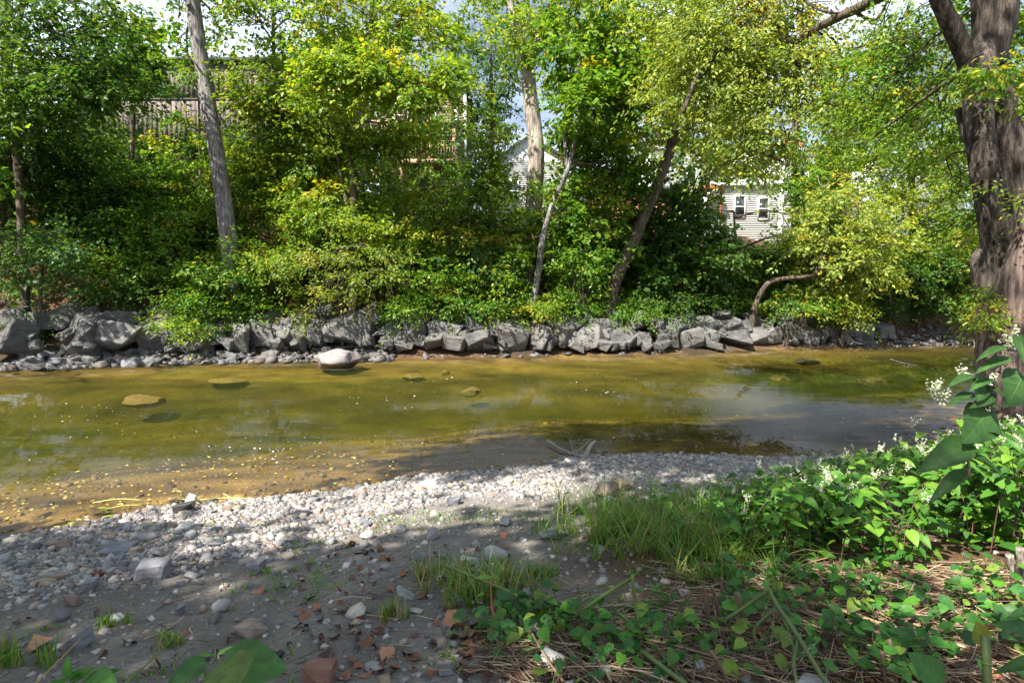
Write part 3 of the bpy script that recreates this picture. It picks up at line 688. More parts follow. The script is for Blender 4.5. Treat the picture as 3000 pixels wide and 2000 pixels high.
# house with timber decks and stairs
YD = 34.0
def dx(px): return at(px, 500, YD)[0]
def dz_(py): return at(1200, py, YD)[2]
deckh = thing("deck_house", "house with brown timber decks and an outside stair above the bank", "house", (dx(1230), YD + 4, hz(dx(1230), YD + 4)))
mbw = MB(); wall_siding(mbw, dx(1085), dx(1352), YD + 2.4, dz_(660), dz_(215), 0.16); mbw.build("siding", M["beige"], deckh)
MB().box(dx(1085), dx(1352), YD + 2.44, YD + 9, dz_(670), dz_(214)).build("wall", M["beige"], deckh)
MB().box(dx(1070), dx(1368), YD + 2.0, YD + 9.4, dz_(214) + .003, dz_(206)).build("roof", M["roof"], deckh)
for px in (1322, 1350): MB().box(dx(px), dx(px) + .16, YD + 2.28, YD + 2.38, dz_(655), dz_(216)).build("corner_trim", M["trim"], deckh)
for px, py, w, h in [(1150, 300, 1.0, 1.4), (1235, 300, 1.0, 1.4), (1275, 420, 1.1, 1.7), (1290, 560, .9, 1.2)]: window(deckh, dx(px), dz_(py), w, h, YD + 2.36)
for name, pa, pb, py in [("deck", 1165, 1330, 466), ("deck", 1090, 1335, 352)]:
    z = dz_(py)
    d = MB().box(dx(pa), dx(pb), YD + .1, YD + 2.25, z - .08, z).build(name, M["deck"], deckh)
    MB().box(dx(pa), dx(pb), YD, YD + .095, z - .28, z + .005).build("rim_board", M["deck"], d)
    MB().box(dx(pa), dx(pb), YD + .02, YD + .10, z + .98, z + 1.06).build("rail", M["deck"], d)
    nbal = int((dx(pb) - dx(pa)) / 0.16)
    for i in range(nbal):
        xx = dx(pa) + (i + .5) * (dx(pb) - dx(pa)) / nbal
        MB().box(xx - .022, xx + .022, YD + .04, YD + .085, z + .005, z + .978).build("baluster", M["deck"], d)
for px, pt in ((1262, 350), (1330, 350), (1172, 464), (1330, 464), (1092, 350)): MB().box(dx(px) - .1, dx(px) + .1, YD + .102, YD + .3, 6.0, dz_(pt) - .285 if px != 1262 else dz_(pt) + 1.0).build("deck_post", M["deck"], deckh)
sa, sb = np.array([dx(1108), YD - .55, dz_(440)]), np.array([dx(1192), YD - .55, dz_(356)])
st = MB()
for dy in (0.0, 0.9): st.tube(np.array([sa + (0, dy, 0), sb + (0, dy, 0)]), [.11, .11], 4)
stair = st.build("stair", M["deck"], deckh)
MB().tube(np.array([sa + (0, 0, 1.0), sb + (0, 0, 1.0)]), [.05, .05], 4).build("handrail", M["deck"], stair)
for i in range(11):
    p = sa + (sb - sa) * (i + .5) / 11
    MB().box(p[0] - .11, p[0] + .11, YD - .5, YD + .3, p[2] - .02, p[2] + .03).build("tread", M["deck"], stair)
    MB().box(p[0] - .022, p[0] + .022, YD - .58, YD - .53, p[2] + .05, p[2] + 1.0).build("baluster", M["deck"], stair)
# white clapboard houses
def white_house(name, label, Y, pxa, pxb, py_top, py_bot, depth, windows, gable=None, pitch=0.15, rx=None):
    xa, xb = at(pxa, 600, Y)[0], at(pxb, 600, Y)[0]; mid = 0.5 * (pxa + pxb)
    za, zb = at(mid, py_bot, Y)[2], at(mid, py_top, Y)[2]
    t = thing(name, label, "house", (0.5 * (xa + xb), Y + depth / 2, hz(0.5 * (xa + xb), Y)))
    MB().box(xa, xb, Y + .025, Y + depth, za - 3, zb).build("wall", M["white_paint"], t)
    mb = MB(); wall_siding(mb, xa, xb, Y, za - 1, zb, pitch, 0.016); mb.build("siding", M["white_paint"], t)
    MB().box(xa - .02, xa + .14, Y - .06, Y - .037, za - 1, zb).build("corner_trim", M["trim"], t); MB().box(xb - .14, xb + .02, Y - .06, Y - .037, za - 1, zb).build("corner_trim", M["trim"], t)
    for px, py, w, h in windows:
        c = at(px, py, Y); window(t, c[0], c[2], w, h, Y - .03)
    if gable:
        c = at(*gable, Y); g = MB(); ov = .35
        V = np.array([(xa, Y + .03, zb), (xb, Y + .03, zb), (c[0], Y + .03, c[2]), (xa, Y + depth, zb), (xb, Y + depth, zb), (c[0], Y + depth, c[2])])
        g.add(V, [np.array([(0, 1, 2), (3, 5, 4)]), np.array([(0, 2, 5, 3), (1, 4, 5, 2)])]); g.build("gable_wall", M["white_paint"], t)
        for s, ex in ((-1, xa), (1, xb)):
            e = np.array([ex + s * ov, zb - ov * (c[2] - zb) / abs(c[0] - ex)]); V = []
            for yy in (Y - ov, Y + depth + ov):
                for dzz in (0.01, 0.2): V += [(e[0], yy, e[1] + dzz), (c[0], yy, c[2] + dzz)]
            V = np.array(V); rf = MB(); rf.add(V, [np.array([(0, 1, 5, 4), (2, 6, 7, 3), (0, 4, 6, 2), (0, 2, 3, 1), (4, 5, 7, 6)])]); rf.build("roof", M["galv"], t)
    else:
        MB().box(xa - .3, xb + .3, Y - .3, Y + depth + .3, zb + .003, zb + .22).build("roof", M["galv"], t)
    return t
ha = white_house("clapboard_house", "small white clapboard house with two narrow windows behind the trees", 40.0, 2072, 2286, 548, 735, 7, [(2167, 606, .62, 1.35), (2236, 612, .62, 1.35)])
rp = at(2082, 552, 39.2); MB().box(rp[0] - 1.0, rp[0] + .7, 38.9, 39.68, rp[2] - .12, rp[2] + .12).build("awning", M["redpaint"], ha)
rp2 = at(2110, 590, 39.5); MB().box(rp2[0] - .06, rp2[0] + .06, 39.3, 39.42, rp2[2] - 1.6, rp2[2] + .9).build("awning_post", M["redpaint"], ha)
hb = white_house("white_house", "tall white house with a brick chimney, higher behind the clapboard house", 48.0, 2290, 2490, 445, 760, 9, [(2385, 520, .9, 1.5), (2450, 525, .9, 1.5), (2400, 640, .9, 1.5)], None)
cpt = at(2325, 420, 50); MB().box(cpt[0] - .6, cpt[0] + .6, 49.5, 50.5, at(2325, 446, 50)[2] - 1.0, cpt[2] + .4).build("chimney", M["brick"], hb)
hb2 = white_house("gable_house", "white gabled house seen past both sides of the pale central trunk", 46.0, 1450, 1665, 470, 720, 9, [(1500, 560, .9, 1.5), (1625, 560, .9, 1.5)], (1548, 402))
hb3 = white_house("long_white_house", "long white house glimpsed through leaves between the leaning trunk and clapboard house", 52.0, 1900, 2200, 440, 700, 8, [(2020, 520, 1, 1.6), (2130, 520, 1, 1.6)])
hb4 = white_house("hidden_white_house", "white house almost hidden by trees beyond the hooked bare twig", 54.0, 2560, 2830, 455, 760, 8, [(2640, 560, 1, 1.6)])
# brick building
YK = 39.0; ka, kb = at(1800, 600, YK)[0], at(2000, 600, YK)[0]; kz0, kz1 = at(1900, 690, YK)[2], at(1900, 560, YK)[2]
bk = thing("brick_building", "low orange brick building behind the dark leaning trunk", "building", (0.5 * (ka + kb), YK + 3, hz(0.5 * (ka + kb), YK)))
MB().box(ka, kb, YK + .03, YK + 6, kz0 - 2, kz1).build("wall", M["brick"], bk)
nrow = int((kz1 - kz0) / .33); bmsh = None
for j in range(nrow):
    for i in range(int((kb - ka) / .8)):
        xx = ka + (i + (.5 if j % 2 else 0)) * .8
        if bmsh is None:
            o = MB().box(0, .77, 0, .06, 0, .30).build("brick", M["brick"], bk); bmsh = o.data; o.location = np.array((xx, YK - .02, kz0 + j * .33)) - base_loc(bk)
            bmsh.transform(Matrix.Translation(Vector(base_loc(bk))))
        else: inst("brick", bmsh, (xx, YK - .02, kz0 + j * .33), parent=bk)
MB().box(ka - .3, kb + .3, YK - .3, YK + 6.3, kz1 + .003, kz1 + .25).build("roof", M["roof"], bk)
# street lamp, green gate
lp = at(2278, 388, 37.0); lx = lp[0] + 1.2
lamp = thing("street_lamp", "white cobra head street lamp above the clapboard house", "street lamp", (lx, 37, hz(lx, 37)))
MB().tube(np.array([(lx, 37, hz(lx, 37) - .3), (lx, 37, lp[2] - .3)]), [.11, .07], 10).build("pole", M["galv"], lamp)
MB().tube(catmull([(lx, 37, lp[2] - .32), (lx - .2, 37, lp[2] + .02), (lx - .7, 37, lp[2] + .1)], 5), [.05, .04], 8).build("bracket", M["galv"], lamp)
hd = inst("lamp_head", rocks('round', 'grey', 6)[0].copy(), (lp[0], 37, lp[2]), (0, 0.12, 0), (1.6, .55, .3), lamp); hd.data.materials.clear(); hd.data.materials.append(M["lamp"])
gp0, gp1 = at(1088, 640, 31), at(1134, 584, 31)
gate = thing("metal_gate", "dark green metal gate on the slope below the timber decks", "gate", ((gp0[0] + gp1[0]) / 2, 31, gp0[2] - .3))
for xx in (gp0[0], gp1[0]): MB().box(xx - .06, xx + .06, 30.94, 31.06, gp0[2] - .6, gp1[2]).build("post", M["greenpaint"], gate)
for q in (0.0, .22, .95): MB().box(gp0[0] + .065, gp1[0] - .065, 30.97, 31.03, gp1[2] - q * (gp1[2] - gp0[2]) - .09, gp1[2] - q * (gp1[2] - gp0[2]) - .01).build("rail", M["greenpaint"], gate)
for i in range(7):
    xx = gp0[0] + (i + 1) * (gp1[0] - gp0[0]) / 8; MB().box(xx - .012, xx + .012, 30.985, 31.015, gp0[2], gp1[2] - .1).build("bar", M["greenpaint"], gate)
# dry stone wall on the left slope
YW = 27.6
dw = thing("dry_stone_wall", "dark dry stone retaining wall in the shade behind the leaning grey trunk", "wall", (at(620, 700, YW)[0], YW, hz(at(620, 700, YW)[0], YW)))
wx0, wx1 = at(300, 700, YW)[0], at(1000, 700, YW)[0]; wz = at(600, 770, YW)[2]
wm = rocks('angular', 'wall_stone', 8)
for j in range(8):
    x = wx0 + (j % 2) * .2
    while x < wx1:
        w = R.uniform(.4, .95)
        inst("wall_stone", wm[R.randrange(8)], (x + w / 2, YW + j * .09 + R.uniform(-.05, .05), wz - .5 + j * .29 + .15), (0, 0, R.uniform(-.1, .1) + R.choice((0, math.pi))), (w * 1.05, .7, .31), dw); x += w

# ------------------------------------------------------------------ trees
LEAF_T = np.array([[0, 0, 0], [-0.30, 0.42, 0.07], [0, 1.0, -0.10], [0.30, 0.42, 0.07]]); LEAF_F = [np.array([[0, 2, 1], [0, 3, 2]])]
PAL = {
    'dg': ([(0.030, 0.072, 0.016), (0.045, 0.100, 0.020), (0.075, 0.130, 0.022), (0.15, 0.17, 0.025)], [.4, .35, .2, .05]),
    'g': ([(0.050, 0.110, 0.018), (0.080, 0.145, 0.020), (0.125, 0.175, 0.024), (0.24, 0.20, 0.03), (0.03, 0.075, 0.016)], [.32, .32, .2, .06, .1]),
    'yg': ([(0.095, 0.150, 0.020), (0.145, 0.185, 0.022), (0.20, 0.215, 0.03), (0.30, 0.23, 0.03), (0.055, 0.110, 0.018)], [.3, .3, .18, .08, .14]),
    'ye': ([(0.10, 0.145, 0.02), (0.165, 0.185, 0.024), (0.25, 0.22, 0.028), (0.34, 0.17, 0.03), (0.06, 0.105, 0.018)], [.42, .30, .06, .015, .205]),
    'pale': ([(0.16, 0.20, 0.035), (0.21, 0.22, 0.04), (0.11, 0.16, 0.025), (0.30, 0.22, 0.04)], [.35, .3, .2, .15]),
    'wil': ([(0.115, 0.165, 0.035), (0.165, 0.205, 0.04), (0.08, 0.13, 0.028), (0.24, 0.22, 0.04)], [.36, .3, .26, .08]),
    'blue': ([(0.055, 0.125, 0.045), (0.08, 0.15, 0.05), (0.04, 0.09, 0.03), (0.16, 0.16, 0.03)], [.4, .3, .25, .05]),
}
LEAFCOUNT = [0]; DENS = 1.0
GAIN = {'yg': (1.45, 1.65, 1.4), 'ye': (1.15, 1.4, 1.2), 'wil': (1.95, 1.85, 1.9), 'pale': (1.05, 1.3, 1.2), 'g': (1.55, 1.7, 1.35)}
def leaf_sprays(blobs, pal, leaf, r, per=20, slen=0.75, droop=0.25, wide=1.0, clump=0.42):
    """blobs: [(centre, radii, sprays)] -> V, F, col of kite shaped folded leaves set on drooping sprays"""
    cols, w = PAL[pal]; cols = np.array(cols) * np.array(GAIN.get(pal, (1.35, 1.4, 1.2))); w = np.array(w) / sum(w)
    Vs, Fs, Cs, off = [], [], [], 0; anchors = []
    for c, rad, ns in blobs:
        ns = int(ns * DENS); c = np.asarray(c, float); rad = np.asarray(rad, float)
        ncl = max(4, ns // 8)
        cc = randu(ncl, r) * (r.uniform(0.25, 1.0, (ncl, 1)) ** 0.6)
        ci = r.integers(0, ncl, ns)
        O = cc[ci] + r.normal(0, clump * 0.60, (ns, 3)) * np.array([1, 1, 0.75])
        ln = np.linalg.norm(O, axis=1, keepdims=True); O = np.where(ln > 1.4, O / ln * 1.4, O) * np.where(r.uniform(0, 1, (ns, 1)) < .2, r.uniform(1.0, 1.6, (ns, 1)), 1.0)
        A = O * np.array([1, 1, 0.35]) + r.normal(0, 0.45, (ns, 3)); A[:, 2] = A[:, 2] * 0.9 - droop * r.uniform(-0.4, 2.2, ns)
        A = unit(A); P0 = c + O * rad
        anchors.append((c, c + cc * rad))
        L_ = slen * np.exp(r.normal(0, .42, ns)).clip(.4, 2.4)
        ccol = cols[r.choice(len(cols), ncl, p=w)]
        t = r.uniform(0, 1, (ns, per)); side = np.where(np.arange(per) % 2, 1.0, -1.0)[None] * np.ones((ns, 1))
        upv = np.array([0, 0, 1.0]); lat = unit(np.cross(A, upv) + 1e-5); nrm = np.cross(lat, A)
        P = P0[:, None] + A[:, None] * (t * L_[:, None])[..., None] + np.array([0, 0, -1]) * (droop * 0.5 * (t * L_[:, None]) ** 2)[..., None]
        P = P + lat[:, None] * (side * r.uniform(0.0, 0.16, (ns, per)))[..., None] + nrm[:, None] * r.normal(0, 0.05, (ns, per))[..., None]
        D = unit(A[:, None] * 0.55 + lat[:, None] * (side * r.uniform(0.5, 1.1, (ns, per)))[..., None] + r.normal(0, 0.3, (ns, per, 3)) + np.array([0, 0, -0.25 * (1 + droop)]))
        Nn = unit(nrm[:, None] + r.normal(0, 0.6, (ns, per, 3)) + np.array([0, 0, 0.25]))
        D = D.reshape(-1, 3); Nn = Nn.reshape(-1, 3); P = P.reshape(-1, 3)
        X = unit(np.cross(D, Nn)); Nn = np.cross(X, D)
        sz = leaf * r.uniform(0.5, 1.35, len(P)); 
        V, F = scatter(LEAF_T, LEAF_F, P, X * (sz * wide)[:, None], D * sz[:, None], Nn * sz[:, None])
        pick = r.uniform(0, 1, len(P)); base = np.repeat(ccol[ci], per, 0); alt = cols[r.choice(len(cols), len(P), p=w)]
        cl = np.where((pick < 0.55)[:, None], base, alt) * r.uniform(0.75, 1.25, (len(P), 1))
        Vs.append(V); Fs.append(F[0] + off); off += len(V); Cs.append(np.repeat(cl, 4, 0)); LEAFCOUNT[0] += len(P)
    return np.concatenate(Vs), [np.concatenate(Fs)], np.concatenate(Cs), anchors
def px_blob(px, py, Y, rx, rz, ns, ry=None):
    """radii in px of the photo, turned into metres at that depth"""
    k_ = Y / FPX * 1.12; return (at(px, py, Y), (rx * k_, (ry if ry is not None else min(rx, rz) * k_ * 0.9), rz * k_), ns)
def limbs(parent, anchors, path, mat, r, rad):
    path = np.asarray(path)
    for c, ccs in anchors:
        dd = np.linalg.norm(path - c, axis=1) + np.where(path[:, 2] > c[2] + 0.5, 4.0, 0) + 0.35 * np.maximum(0, c[2] - path[:, 2])
        p0 = path[int(np.argmin(dd))]; ln = np.linalg.norm(c - p0)
        mb = MB()
        mid = p0 + (c - p0) * 0.5 + np.array([0, 0, 0.12 * ln]) + r.normal(0, 0.05 * ln, 3)
        mp = catmull([p0, mid, c], 5); rr = min(rad, 0.012 * ln + 0.022)
        mb.tube(mp, [rr, rr * .45], 6, False)
        for q in ccs[:: max(1, len(ccs) // 14)]:
            b = mp[r.integers(4, len(mp))]; l2 = np.linalg.norm(q - b)
            mb.tube(catmull([b, (b + q) / 2 + r.normal(0, .08 * l2, 3) + np.array([0, 0, .08 * l2]), q], 3), [rr * .45, .010], 4, False)
        mb.build("limb", mat, parent, True)
def tree(name, label, trunk, blobs, pal, leaf=0.185, bark='bark_dark', seed=1, group=None, extra=(), per=20, slen=.75, droop=.25, seg=12, wide=1.0, cat="tree", rough=.03, limb_r=.12, clump=.42, back=0.0, fwd=-1.8):
    """trunk: [(px,py,Y,radius m)] from the foot up; extra: further stems"""
    r = np.random.default_rng(seed)
    pts = np.array([at(a, b, c) for a, b, c, _ in trunk]); foot = pts[0].copy()
    g = hz(foot[0], foot[1]); t = thing(name, label, cat, (foot[0], foot[1], g), group)
    if foot[2] > g - .25: pts = np.vstack([[foot[0], foot[1], g - .3], pts]); rads = [trunk[0][3] * 1.25] + [q[3] for q in trunk]
    else: rads = [q[3] for q in trunk]
    path = catmull(pts, 7); rad = np.interp(np.linspace(0, len(rads) - 1, len(path)), np.arange(len(rads)), rads)
    MB().tube(path, rad, seg, True, rough, seed).build("trunk", M[bark], t, True)
    allp = [path[len(path) // 3:]]
    for ex in extra:
        ep = catmull([at(a, b, c) for a, b, c, _ in ex], 6); er = np.interp(np.linspace(0, len(ex) - 1, len(ep)), np.arange(len(ex)), [q[3] for q in ex])
        MB().tube(ep, er, max(6, seg - 4), True, rough, seed + 3).build("limb", M[bark], t, True); allp.append(ep)
    if blobs:
        V, F, Cc, anc = leaf_sprays([px_blob(b[0], b[1], b[2] + (back if b[1] > 330 else (fwd if trunk[0][2] < 26 else 0.0)), b[3], b[4], b[5] * (.55 if b[1] < 130 and trunk[0][2] < 45 else 1.0)) for b in blobs], pal, leaf, r, per, slen, droop, wide, clump)
        limbs(t, anc, np.vstack(allp), M[bark], r, limb_r)
        obj("crown", V, F, M["leaf"], t, Cc)
    return t
K = 1.0
# grey leaning trunk and its neighbours
tree("tall_tree", "tall bare grey trunk leaning over the bank, the largest trunk opposite", [(695, 905, 22.4, .38), (680, 780, 22.5, .33), (645, 520, 22.7, .30), (605, 270, 23, .28), (566, 20, 23, .26), (545, -180, 23, .22), (520, -420, 23, .18)],
     [(480, -260, 22, 190, 120, 160), (620, -330, 24, 200, 150, 160), (525, 50, 23.5, 30, 60, 26), (650, 100, 24, 50, 80, 50), (550, 160, 24.5, 50, 30, 26)], 'g', bark='bark_grey', seed=2, seg=18, fwd=1.5, extra=[[(570, 40, 22.9, .13), (556, 18, 22.7, .10), (549, 10, 22.6, .09)], [(600, 230, 22.9, .05), (575, 190, 22.6, .03), (560, 170, 22.5, .012)]])
tree("edge_tree", "slim dark tree at the left margin with a broad dark green crown", [(80, 975, 20.6, .17), (66, 760, 20.7, .14), (58, 560, 20.8, .13), (42, 420, 21, .12), (20, 240, 21, .1), (60, 40, 21, .09), (95, -150, 21, .06)],
     [(40, 60, 21, 130, 110, 220), (200, 110, 21.5, 150, 110, 300), (110, 260, 20.8, 150, 90, 300), (290, 230, 22, 110, 60, 170), (210, 370, 21.5, 100, 70, 130), (60, 430, 21, 120, 80, 200), (230, 20, 22, 90, 60, 120), (150, 480, 22, 130, 60, 160)], 'dg', back=1.2, seed=3, leaf=0.165)
tree("rough_tree", "thick rough trunk in deep shade just behind the slim margin tree", [(40, 900, 23.5, .36), (35, 700, 23.5, .32), (30, 560, 23.5, .28), (38, 380, 23.6, .24), (20, 180, 23.8, .18), (10, -100, 24, .1)],
     [(-40, 250, 23, 150, 110, 180), (80, 600, 23, 140, 70, 170), (220, 540, 24, 140, 70, 180), (0, -80, 24, 200, 120, 200), (270, 620, 23, 120, 60, 140)], 'dg', seed=4)
tree("overhanging_tree", "small bluish green tree hanging over the rounded boulder", [(118, 905, 20.2, .07), (122, 820, 20.1, .06), (128, 740, 20, .05), (140, 680, 19.8, .03)],
     [(70, 740, 19.6, 80, 32, 60), (190, 730, 19.6, 85, 34, 70), (245, 825, 19.8, 60, 32, 36), (50, 815, 19.8, 60, 32, 36), (160, 690, 20, 100, 26, 50)], 'blue', leaf=.13, seed=5, seg=8)
tree("broad_leaf_tree", "bright broad leaved tree top against white sky beside the board building", [(372, 700, 27, .14), (385, 480, 27, .12), (392, 280, 27, .1), (400, 120, 27, .05)],
     [(395, 90, 27, 62, 55, 55), (350, 160, 27, 70, 40, 50), (435, 170, 27, 50, 45, 40), (360, 250, 27, 60, 30, 30), (330, 60, 27.5, 60, 40, 40)], 'dg', leaf=.34, seed=6, per=11, wide=1.35, slen=.9)
tree("thin_sapling", "thin straight sapling in front of the dark board wall", [(592, 770, 26, .08), (588, 560, 26, .07), (584, 380, 26, .055), (580, 200, 26, .03)],
     [(545, 330, 26, 50, 20, 18), (560, 410, 25.5, 70, 25, 34), (500, 480, 25.5, 100, 35, 70), (570, 530, 25.5, 110, 45, 100), (470, 590, 25, 130, 45, 140), (590, 640, 25, 110, 45, 120), (555, 240, 26, 40, 20, 14), (360, 540, 25, 110, 40, 100), (330, 640, 24.5, 130, 55, 150)], 'g', seed=7, leaf=0.175, seg=8)
tree("golden_tree", "yellow green tree with orange tinted leaves right beside the leaning grey trunk", [(822, 800, 25.5, .13), (818, 560, 25.5, .11), (806, 300, 25.5, .09), (800, 60, 25.5, .07), (800, -120, 25.5, .04)],
     [(760, 60, 25.5, 110, 90, 200), (870, 40, 25.5, 110, 80, 190), (800, 210, 25.5, 120, 75, 200), (760, 290, 25.2, 60, 50, 60), (870, 330, 25.2, 100, 70, 160), (770, 400, 25, 110, 55, 140), (720, 510, 24.8, 100, 50, 120), (830, 520, 24.8, 110, 55, 140), (700, 640, 24.5, 100, 50, 120), (780, -120, 25.5, 160, 80, 200)], 'ye', seed=8, leaf=0.165)
tree("forked_tree", "forked tree with a bright yellow green crown in front of the timber decks", [(1035, 890, 23.2, .18), (1033, 740, 23.3, .15), (1036, 600, 23.4, .14), (1030, 500, 23.5, .11), (1015, 380, 23.6, .09), (1050, 250, 23.7, .07), (1085, 90, 23.8, .05), (1100, -80, 23.8, .03)],
     [(960, 70, 23.5, 110, 80, 190), (1090, 60, 23.5, 120, 85, 210), (1200, 90, 24, 110, 75, 180), (990, 210, 23.2, 100, 60, 150), (1120, 215, 22.6, 120, 45, 170), (1230, 245, 22.4, 120, 50, 190), (1010, 340, 23, 100, 60, 150), (1060, 440, 22.8, 100, 45, 120), (950, 480, 23, 90, 60, 140), (1190, 400, 22.6, 110, 30, 80), (920, 380, 23.4, 80, 60, 110), (980, 580, 22.8, 110, 55, 150), (1140, 560, 22.8, 80, 40, 80), (1080, -110, 24, 220, 80, 230)], 'yg', back=1.4, seed=9,
     extra=[[(1034, 680, 23.3, .09), (1008, 560, 23.4, .08), (990, 470, 23.5, .06), (960, 330, 23.6, .04)], [(1090, 330, 23.6, .06), (1150, 275, 23.2, .045), (1250, 280, 22.8, .025)]])
tree("arching_shrub", "arching shrub with pale yellow leaves drooping over the rocks by the forked trunk", [(1000, 905, 22.2, .05), (960, 800, 21.9, .045), (900, 750, 21.6, .035), (850, 770, 21.4, .02)],
     [(870, 750, 21.4, 70, 30, 42), (815, 785, 21.4, 45, 30, 30), (895, 850, 21.3, 45, 50, 34), (970, 760, 21.6, 70, 40, 40), (1070, 830, 21.6, 75, 45, 52), (1120, 790, 21.8, 60, 40, 30), (880, 920, 21.2, 25, 40, 18), (1060, 720, 22, 80, 40, 40)], 'pale', leaf=.12, seed=10, seg=7, cat="shrub", clump=.5)
tree("dark_background_tree", "dark green tree against the sky beside the pale central trunk", [(1440, 620, 38, .2), (1440, 400, 38, .17), (1438, 200, 38, .12), (1435, 60, 38, .06)],
     [(1430, 150, 38, 75, 80, 150), (1400, 280, 38, 70, 80, 150), (1465, 250, 38, 45, 60, 90), (1460, 370, 38, 70, 60, 120), (1380, 80, 38.5, 70, 60, 100), (1370, 420, 38, 60, 70, 100)], 'dg', leaf=.19, seed=11)
tree("young_maple", "young yellow green maple with a pointed top below the pale central trunk", [(1440, 830, 25, .07), (1438, 650, 25, .06), (1445, 480, 25, .04), (1450, 380, 25, .02)],
     [(1450, 400, 25, 30, 40, 26), (1430, 470, 25, 65, 45, 75), (1390, 430, 25, 40, 50, 40), (1480, 550, 24.8, 75, 50, 95), (1400, 560, 24.8, 70, 50, 85), (1440, 650, 24.6, 100, 50, 120), (1350, 640, 24.6, 90, 50, 110), (1510, 690, 24.6, 70, 50, 90), (1380, 740, 24.3, 110, 50, 130)], 'ye', seed=12, leaf=0.165, seg=7)
tree("pale_trunk_tree", "stout pale trunk standing alone against the sky gap in the middle", [(1556, 900, 27, .42), (1560, 700, 27, .40), (1566, 560, 27, .40), (1570, 430, 27, .37), (1556, 310, 27, .33), (1545, 205, 27, .33), (1548, 165, 27, .36), (1585, 120, 27, .26), (1610, 50, 27, .2), (1640, -120, 27, .14)],
     [(1500, 60, 26.5, 90, 65, 130), (1580, 60, 26, 80, 60, 120), (1530, 130, 26.2, 55, 35, 60), (1450, -30, 27, 110, 70, 150), (1670, 50, 27, 80, 60, 120), (1640, -120, 27, 200, 90, 220)], 'yg', bark='bark_pale', seed=13, leaf=0.175, seg=22, rough=.035,
     extra=[[(1546, 200, 27, .3), (1528, 150, 27, .24), (1505, 60, 27, .16), (1480, -80, 27, .1)]])
tree("leaning_tree", "slender grey tree leaning away from the riprap, forking above", [(1562, 895, 23.6, .15), (1578, 790, 23.7, .13), (1592, 690, 23.8, .12), (1622, 590, 24, .10), (1665, 490, 24.2, .11), (1700, 350, 24.4, .1), (1745, 220, 24.6, .08), (1830, 160, 24.8, .05), (1900, 160, 25, .03)],
     [(1700, 190, 24.5, 60, 60, 80), (1760, 120, 24.5, 110, 75, 190), (1720, 310, 24.2, 60, 60, 80), (1690, 430, 24, 50, 60, 65), (1790, 260, 24.5, 90, 65, 140), (1760, 400, 24.2, 80, 60, 110), (1700, 540, 24, 80, 55, 100), (1640, 640, 23.8, 90, 50, 110), (1790, 530, 24.5, 80, 60, 110), (1760, 660, 23.8, 100, 60, 140), (1720, 10, 24.8, 110, 70, 170), (1500, 760, 24.6, 60, 45, 50)], 'g', back=1.5, seed=14, leaf=0.22, bark='bark_grey', seg=12,
     extra=[[(1660, 500, 24.2, .08), (1655, 380, 24.2, .07), (1668, 240, 24.3, .05), (1680, 60, 24.4, .03)]])
tree("crooked_tree", "dark crooked trunk leaning towards the white clapboard house", [(1790, 885, 25, .28), (1812, 800, 25, .25), (1880, 650, 25.2, .24), (1930, 530, 25.4, .23), (1965, 430, 25.5, .21), (1968, 330, 25.6, .2), (1965, 200, 25.8, .16), (1985, 60, 26, .13), (1990, -100, 26, .1)],
     [(1930, 40, 25.5, 120, 80, 210), (2050, 60, 25.5, 120, 80, 210), (1880, 180, 25.3, 95, 65, 140), (2040, 210, 25, 110, 75, 180), (1870, 330, 25, 80, 60, 100), (2060, 350, 25, 90, 70, 140), (1860, 440, 25, 80, 60, 110), (2050, 470, 25.4, 60, 40, 50), (1990, -100, 26, 240, 90, 260)], 'yg', back=1.6, seed=15, seg=18, rough=.05,
     extra=[[(1962, 430, 25.5, .2), (2010, 375, 25.4, .16), (2070, 320, 25.2, .1), (2130, 230, 25, .06)]])
tree("dark_bank_tree", "dense dark green tree filling the bank below the crooked trunk", [(1990, 900, 27, .12), (1995, 780, 27, .1), (2000, 640, 27, .06)],
     [(1920, 690, 26, 90, 55, 130), (2030, 640, 26.5, 80, 60, 120), (1900, 790, 25.8, 90, 55, 120), (2040, 750, 26, 110, 60, 160), (2150, 770, 26.4, 80, 45, 100), (1840, 600, 26.5, 60, 50, 70), (2000, 550, 27, 60, 45, 60), (2080, 860, 26.5, 90, 35, 80)], 'dg', back=.6, seed=16, leaf=0.22, seg=8)
tree("bent_tree", "low tree with a bent grey trunk hooking over the riprap", [(2202, 945, 26.2, .14), (2215, 890, 26.2, .125), (2245, 835, 26, .115), (2285, 818, 25.8, .10), (2345, 812, 25.6, .085), (2385, 806, 25.9, .07)],
     [(2370, 690, 25.4, 60, 60, 90), (2430, 640, 25.2, 90, 60, 130), (2440, 740, 25, 100, 60, 150), (2540, 720, 25, 90, 65, 140), (2360, 770, 25.4, 80, 40, 80), (2520, 820, 25.4, 90, 40, 90), (2420, 850, 25.6, 80, 35, 70), (2500, 600, 25.6, 90, 60, 120)], 'wil', back=1.3, seed=17, bark='bark_dark', seg=12)
tree("bright_tree", "sunny yellow green tree behind the hooked bare twig beside the big trunk", [(2680, 900, 31, .2), (2675, 700, 31, .18), (2670, 450, 31, .14), (2660, 220, 31, .08)],
     [(2620, 330, 30.5, 110, 80, 190), (2740, 300, 30.5, 110, 80, 190), (2580, 470, 30, 110, 75, 180), (2720, 450, 30, 110, 80, 200), (2640, 600, 29.5, 110, 70, 190), (2770, 590, 29.5, 90, 80, 170), (2840, 420, 30.5, 90, 90, 150), (2830, 680, 29, 70, 80, 120), (2740, 720, 29, 90, 60, 130), (2950, 500, 31, 120, 120, 190), (2960, 300, 31, 120, 100, 180), (2470, 420, 32, 90, 70, 120), (2440, 520, 32, 70, 50, 80)], 'yg', leaf=.16, seed=18)
